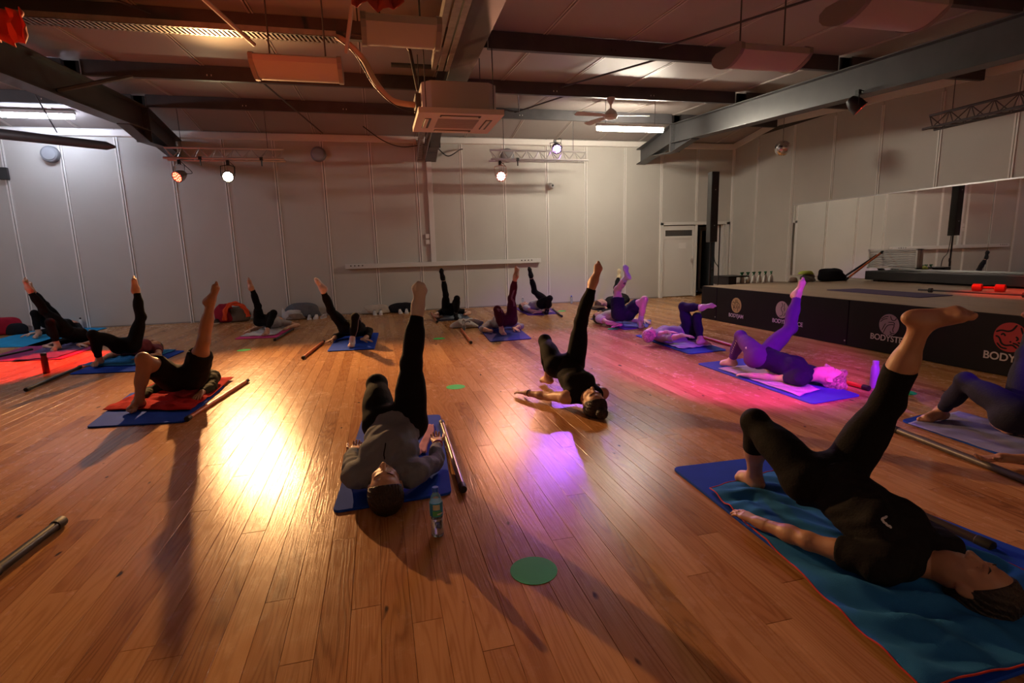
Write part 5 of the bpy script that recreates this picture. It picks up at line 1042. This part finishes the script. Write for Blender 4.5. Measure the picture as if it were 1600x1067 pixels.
# ------------------------------------------------------------------ bottles
M_PET = mat('clear_plastic', (.75, .88, .95), .06, trans=.92, spec=.6); M_BCAP = mat('blue_cap', (.02, .12, .80), .35)
c = fl((684, 836)); e = empty('water_bottle', (c.x, c.y, 0), label='clear water bottle with blue cap beside the head of the woman in grey', cat='bottle')
pr = [(.024, .0), (.031, .006), (.0325, .02), (.030, .05), (.0325, .056), (.030, .075), (.0325, .081), (.030, .10), (.0325, .106), (.0325, .165), (.031, .185), (.022, .215), (.0135, .228), (.0135, .238)]
b_ = MB().lathe(pr, (c.x, c.y, .001), 28).build('bottle', M_PET, e, smooth=True)
MB().lathe([(.0302, .004), (.0312, .02), (.0288, .05), (.0312, .056), (.0288, .075), (.0312, .081), (.0288, .098)], (c.x, c.y, .001), 24).build('water', mat('water', (.85, .93, 1), .02, trans=1), e, smooth=True)
MB().lathe([(.0331, .112), (.0333, .114), (.0333, .176), (.0325, .182)], (c.x, c.y, .001), 28).build('wrapper', mat('wrapper_teal', (.02, .32, .62), .35), e, smooth=True)['label'] = 'teal printed wrapper'
def patch(a0, a1, z0, z1, m, n=8, rad=.0341):
    k = MB(); base = math.atan2(-c.y, -c.x); vs = []
    for i in range(n+1):
        an = base+a0+(a1-a0)*i/n
        for z in (z0, z1):
            for r2 in (rad-.0004, rad+.0002): vs.append((c.x+r2*math.cos(an), c.y+r2*math.sin(an), z))
    fs = []
    for i in range(n): a = i*4; fs += [(a+1, a+5, a+7, a+3), (a, a+2, a+6, a+4), (a, a+4, a+5, a+1), (a+2, a+3, a+7, a+6)]
    return k.add(vs, fs).build('label_print', m, e)
patch(-.6, .7, .118, .145, mat('print_green', (.10, .45, .18), .4)); patch(-.5, .55, .150, .178, mat('print_cream', (.55, .60, .45), .4)); patch(.1, 1.0, .125, .132, mat('print_white', (.7, .75, .75), .4), rad=.0345)
MB().lathe([(.0155, .236), (.0160, .238), (.0160, .256), (.0145, .259)], (c.x, c.y, 0), 20).build('cap', M_BCAP, e, smooth=True)
def bottle(px, H, R, m, capm, label, neck=.5, name='drinking_bottle', z=0.0, at=None, pt=None):
    c = fl(px, z) if pt is None else Vector(pt); e = empty(name, (c.x, c.y, z), label=label, cat='bottle', group='drinking bottles')
    MB().lathe([(R*.9, 0), (R, .006), (R, H*.72), (R*.85, H*.80), (R*neck, H*.86), (R*neck, H*.88)], (c.x, c.y, z+.001), 22).build('body', m, e, smooth=True)
    MB().lathe([(R*neck*1.12, H*.87), (R*neck*1.15, H*.88), (R*neck*1.1, H*.985), (R*neck*.8, H)], (c.x, c.y, z+.001), 18).build('cap', capm, e, smooth=True)
    return e
bottle((73, 583), .27, .037, mat('red_metal', (.30, .012, .01), .3, .5), M_BLACKP, 'red metal bottle standing by the black bar', .8)
bottle((128, 514), .25, .036, mat('white_enamel', (.7, .7, .7), .3), M_BLACKP, 'slim white bottle behind the woman in plum', .45)
bottle((937, 503), .22, .042, mat('smoke_plastic', (.16, .11, .18), .25), M_BLACKP, 'dark shaker behind the woman with crossed legs', .9)
bottle((1365, 606), .27, .036, mat('violet_enamel', (.40, .22, .70), .3), mat('violet_enamel', (.40, .22, .70), .3), 'violet bottle beyond the curly head lit magenta', .7)
bottle((444, 499), .27, .036, mat('white_enamel', (.7, .7, .7), .3), M_WHITE, 'tall white bottle beside the grey coat', .5)
bottle((817, 478), .24, .03, M_PET, M_WHITE, 'clear bottle behind the far purple mat', .4)
bottle((893, 474), .21, .03, M_PET, M_BCAP, 'clear bottle with blue cap alone at the back wall', .4)
bottle((725, 516), .22, .032, M_PET, M_WHITE, 'clear bottle before the white cloth heap', .4)
bottle((713, 500), .22, .036, M_BLACKP, M_BLACKP, 'black bottle beside the slate mat', .5)

# ------------------------------------------------------------------ bags, coats and shoes along the wall
def lump(name, c, rx, ry, h, m, label, cat, seed=0, group=None, parent=None, n=22, rough=.22, rz=0):
    r = random.Random(seed); a = [(r.uniform(2, 5), r.uniform(0, 6), r.uniform(1, 4)) for _ in range(5)]
    vs = []; fs = []; K = 12
    for i in range(K+1):
        t = i/K; ph_ = t*PI/2
        for k in range(n):
            an = 2*PI*k/n; d = 1+rough*sum(math.sin(q[0]*an+q[1]+q[2]*t*3) for q in a)/3
            rr = math.cos(ph_)**.6*d if i < K else 0.02
            x_ = rx*rr*math.cos(an); y_ = ry*rr*math.sin(an); z_ = h*math.sin(ph_)**.9*(1+.25*rough*math.sin(3*an+a[0][1])*math.cos(ph_)*3)
            vs.append((c[0]+x_*math.cos(rz)-y_*math.sin(rz), c[1]+x_*math.sin(rz)+y_*math.cos(rz), c[2]+max(0, z_)))
    for i in range(K):
        for k in range(n): fs.append((i*n+k, i*n+(k+1) % n, (i+1)*n+(k+1) % n, (i+1)*n+k))
    fs.append(tuple(range(n))[::-1]); fs.append(tuple(K*n+k for k in range(n)))
    o = MB().add(vs, fs).build(name, m, parent, smooth=True); s_ = o.modifiers.new('s', 'SUBSURF'); s_.levels = 1; s_.render_levels = 1
    if label: tag(o, label, cat, group)
    return o
def shoe(c, an, m, label, sole=None, group='shoes by the wall'):
    e = local_empty('shoe', (c[0], c[1], c[2] if len(c) > 2 else 0), an, label=label, cat='shoe', group=group)
    pr = [(-.13, .035, .075), (-.09, .04, .085), (-.03, .04, .07), (.03, .043, .05), (.09, .045, .04), (.13, .035, .03), (.145, .012, .022)]
    vs = []; fs = []; n = 10
    for x_, w_, h_ in pr:
        for k in range(n):
            a = PI*k/(n-1); vs.append((x_, w_*math.cos(a), .022+(h_-.0)*math.sin(a)))
    for i in range(len(pr)-1):
        for k in range(n-1): fs.append((i*n+k, i*n+k+1, (i+1)*n+k+1, (i+1)*n+k))
        fs.append((i*n+n-1, i*n, (i+1)*n, (i+1)*n+n-1))
    fs.append(tuple(range(n))); fs.append(tuple((len(pr)-1)*n+k for k in range(n))[::-1])
    MB().add(vs, fs).build('upper', m, e, smooth=True)
    out = [(-.14, 0), (-.12, .036), (0, .044), (.09, .048), (.14, .03), (.152, 0), (.14, -.03), (.09, -.048), (0, -.044), (-.12, -.036)]
    MB().prism(out, 'z', 0, .024).build('sole', sole or M_WHITE, e)
    MB().lathe([(.030, 0), (.034, .006), (.020, .008)], (-.085, 0, .098), 14).build('collar', M_BLACKP, e)
    for k in range(4): MB().tube([(-.035+k*.026, -.022, .088-k*.006), (-.035+k*.026, .022, .088-k*.006)], .004, 5).build('lace', M_WHITE, e)
    return e
WSH = mat('white_leather', (.62, .60, .58), .5); BSH = mat('black_leather', (.03, .03, .035), .4)
# red jacket over a bag
e = empty('bag', (-3.30, 13.2, 0), label='brown bag under red and orange clothes at the wall', cat='bag')
lump('bag_body', (-3.15, 13.2, 0), .26, .16, .34, cloth('brown_canvas', (.14, .10, .07)), None, None, 3, parent=e)
MB().tube(spl([(-3.3, 13.1, .2), (-3.25, 13.05, .42), (-3.05, 13.05, .42), (-2.98, 13.1, .2)]), .012, 6).build('strap', M_BLACKP, e, smooth=True)
tag(lump('jacket', (-3.42, 13.18, .0), .22, .15, .42, cloth('wine_red', (.30, .015, .03)), None, None, 5), 'dark red jacket heaped left of the brown bag', 'jacket')
def scarf(pts, wd, m, label, cat='scarf'):
    P = [Vector(p) for p in spl(pts, 8)]; vs = []; fs = []; 
    for i, p in enumerate(P):
        t = (P[min(i+1, len(P)-1)]-P[max(i-1, 0)]).normalized(); s_ = t.cross(Vector((0, -1, .2))).normalized()
        for k in range(5): vs.append(p+s_*wd*(k/4-.5)*(1+.2*math.sin(i))+Vector((0, -.012*math.sin(k*2+i*.6), 0)))
    for i in range(len(P)-1):
        for k in range(4): fs.append((i*5+k, (i+1)*5+k, (i+1)*5+k+1, i*5+k+1))
    o = MB().add(vs, fs).build('scarf', m, smooth=True); s_ = o.modifiers.new('t', 'SOLIDIFY'); s_.thickness = .008
    return tag(o, label, cat)
scarf([(-3.40, 12.99, .06), (-3.36, 12.98, .28), (-3.24, 13.0, .42), (-3.05, 12.98, .40), (-2.93, 12.98, .26), (-2.9, 12.97, .12)], .09, cloth('orange', (.75, .09, .03)), 'bright orange scarf draped over the brown bag')
shoe((-3.62, 12.95), -2.2, BSH, 'black shoe with white sole at the far left of the wall shoes'); shoe((-3.75, 13.0), -2.0, mat('red_grey_shoe', (.14, .05, .05), .5), 'reddish shoe beside the black one at the wall')
# grey coat heap
tag(lump('coat', (-1.78, 13.22, .0), .40, .17, .36, cloth('slate_coat', (.13, .13, .145)), None, None, 8, rough=.14), 'slate grey coat heaped at the wall', 'coat')
tag(lump('folded_cloth', (-1.98, 13.03, .0), .24, .11, .22, cloth('white_cotton', (.55, .54, .54)), None, None, 9), 'white cloth showing below the slate coat', 'cloth')
tag(lump('handbag', (-1.9, 12.92, .0), .20, .08, .14, mat('taupe_leather', (.22, .15, .11), .5, var=.2, vscale=20), None, None, 10), 'taupe handbag lying before the slate coat', 'bag')
shoe((-1.60, 12.9), -1.5, WSH, 'white shoe before the slate coat, left one'); shoe((-1.46, 12.9), -1.65, WSH, 'white shoe before the slate coat, right one'); shoe((-1.30, 12.98), -1.8, mat('mixed_shoe', (.40, .30, .28), .5), 'pinkish shoe at the right end of the slate coat')
# beige coat, black bag
tag(lump('coat', (-.08, 13.3, .0), .36, .14, .22, cloth('beige_fleece', (.50, .43, .36), b=.6, s=40), None, None, 12, rough=.3), 'beige fleece coat heaped at the wall', 'coat')
shoe((-.14, 13.08), -1.5, WSH, 'white shoe before the beige coat, left one'); shoe((.0, 13.08), -1.6, WSH, 'white shoe before the beige coat, right one')
tag(lump('bag', (.55, 13.3, .0), .38, .14, .24, cloth('black_bag', (.014, .014, .018)), None, None, 14, rough=.12), 'black bag at the wall left of the slate mat', 'bag')
shoe((.46, 13.08), -1.5, WSH, 'white shoe before the black bag, left one'); shoe((.61, 13.08), -1.6, WSH, 'white shoe before the black bag, right one')
# left red bag
e = empty('bag', (-7.6, 13.1, 0), label='red and black bag at the left edge by the wall', cat='bag')
lump('bag_body', (-7.55, 13.1, 0), .34, .18, .36, cloth('red_bag', (.32, .012, .03)), None, None, 15, parent=e, rough=.1)
lump('side_pocket', (-7.28, 12.98, 0), .20, .12, .24, cloth('black_bag', (.014, .014, .018)), None, None, 16, parent=e, rough=.1)
# white cloth heap with print
o = lump('sweater', (1.60, 9.95, 0), .27, .16, .16, cloth('white_sweater', (.58, .54, .50), var=.25), None, None, 17, rough=.5); tag(o, 'white printed sweater heaped left of the maroon leggings', 'sweater')
MB().tube(spl([(1.53, 9.80, .115), (1.56, 9.79, .135), (1.61, 9.79, .125), (1.60, 9.79, .10), (1.55, 9.80, .10)]), .008, 5).build('print', mat('dark_print', (.06, .05, .12), .8), o)
# paper note on the door, right side of the room: items behind the stage end
e = empty('line_speaker', (6.66, 9.72, 0), label='tall black column loudspeaker on a pole behind the stage end', cat='speaker')
sx, sy = 6.66, 9.72
MB().prism([(sx-.085, sy-.09), (sx+.085, sy-.09), (sx+.06, sy+.09), (sx-.06, sy+.09)], 'z', 1.48, 2.86).build('cabinet', M_BLACKP, e, bevel=.008)
MB().box((sx-.07, sy-.098, 1.52), (sx+.07, sy-.09, 2.82)).build('grille', mat('speaker_mesh', (.02, .02, .02), .7, bump=.5, bscale=400), e)
MB().tube([(sx, sy, .3), (sx, sy, 1.49)], .019, 12).tube([(sx, sy, .02), (sx, sy, .9)], .024, 12).build('pole', M_BLACKP, e, smooth=True)
MB().lathe([(.22, .005), (.22, .02), (.05, .035), (.024, .06)], (sx, sy, 0), 24).build('base', M_BLACKP, e)
MB().tube([(sx, sy, .9), (sx+.05, sy-.02, .92)], .014, 8).tube([(sx+.05, sy-.02, .88), (sx+.05, sy-.02, .96)], .018, 8).build('knob', M_BLACKP, e)
for z in (1.8, 2.5): MB().box((sx-.01, sy-.101, z), (sx+.01, sy-.098, z+.015)).build('badge', M_ALU, e)
MB().tube(spl([(sx+.05, sy, 1.5), (sx+.1, sy, 1.1), (sx+.22, sy+.02, .9), (sx+.2, sy+.05, .3), (sx+.1, sy+.1, .03)]), .008, 6).build('cable', M_CABLE, e, smooth=True)
e = empty('side_table', (7.6, 9.75, 0), label='pale side table with black rim behind the stage end, holding spray bottles', cat='table')
MB().box((6.98, 9.5, .585), (8.35, 10.0, .612)).build('table_top', mat('pale_laminate', (.45, .38, .32), .5), e)
MB().box((6.94, 9.48, .60), (7.12, 10.0, .76)).build('black_rim', M_BLACK, e)
MB().box((6.94, 9.48, .75), (7.42, 10.0, .775)).build('black_rim', M_BLACK, e)
for x in (7.02, 8.3):
    for y in (9.54, 9.96): MB().box((x-.02, y-.02, 0), (x+.02, y+.02, .585)).build('leg', M_WHITE, e)
M_SPR = mat('milky_plastic', (.80, .78, .74), .35); M_GRN = mat('green_trigger', (.01, .18, .06), .4)
def spray(x, y, z, label, k):
    e = local_empty('spray_bottle', (x, y, z), k*.1, label=label, cat='bottle', group='spray bottles on the side table')
    MB().lathe([(.042, .0), (.046, .005), (.046, .07), (.038, .11), (.020, .15), (.014, .165), (.014, .175)], n=20).build('body', M_SPR, e, smooth=True)
    MB().lathe([(.017, .170), (.018, .172), (.018, .195), (.012, .2)], n=14).build('collar', M_GRN, e)
    MB().box((-.045, -.012, .20), (.035, .012, .23)).build('spray_head', M_GRN, e, bevel=.003); MB().add([(-.02, -.006, .20), (-.012, -.006, .20), (-.045, -.006, .15), (-.037, -.006, .15), (-.02, .006, .20), (-.012, .006, .20), (-.045, .006, .15), (-.037, .006, .15)], [(0, 1, 3, 2), (4, 6, 7, 5), (0, 2, 6, 4), (1, 5, 7, 3), (2, 3, 7, 6), (0, 4, 5, 1)]).build('trigger', M_GRN, e)
ordn = ['nearest the loudspeaker', 'second from the loudspeaker', 'third from the loudspeaker', 'fourth from the loudspeaker', 'fifth from the loudspeaker', 'farthest from the loudspeaker']
for k in range(6): spray(7.36+k*.142, 9.62, .6125, 'white spray bottle with green trigger, '+ordn[k], k)
tag(lump('bag', (8.42, 9.0, .632), .16, .12, .16, cloth('grey_pack', (.20, .19, .18)), None, None, 21), 'grey bag at the far end of the stage', 'bag')
tag(lump('folded_cloth', (8.40, 9.02, .78), .15, .11, .07, cloth('lime', (.45, .52, .10)), None, None, 22), 'lime yellow cloth on the grey bag', 'cloth')
tag(lump('bag', (8.95, 8.95, .632), .34, .16, .25, cloth('black_bag', (.014, .014, .018)), None, None, 23, rough=.25), 'black bags heaped at the far end of the stage', 'bag')
tag(lump('box', (8.12, 9.05, .632), .09, .08, .10, mat('kraft', (.30, .22, .18), .8), None, None, 24, rough=.05), 'small brown pouch left of the grey bag', 'pouch')
c = xp((1, 275), 9); c = yp((6, 266), 13.2)
e = empty('wall_bracket', (c.x, YB-.05, c.z), label='small black bracket high on the wall at the left edge', cat='bracket')
q = yp((8, 270), YB-.02)
MB().box((q.x-.09, YB-.1, q.z-.14), (q.x+.07, YB-.015, q.z+.1)).build('bracket_body', M_BLACKP, e, bevel=.01)
c = yp((1068, 383), YB)
tag(MB().box((c.x-.16, YB-.0, c.z-.09), (c.x+.08, YB+.009, c.z+.07)).build('paper_notice', mat('paper', (.85, .84, .82), .3)), 'white notice on the pale door', 'notice')
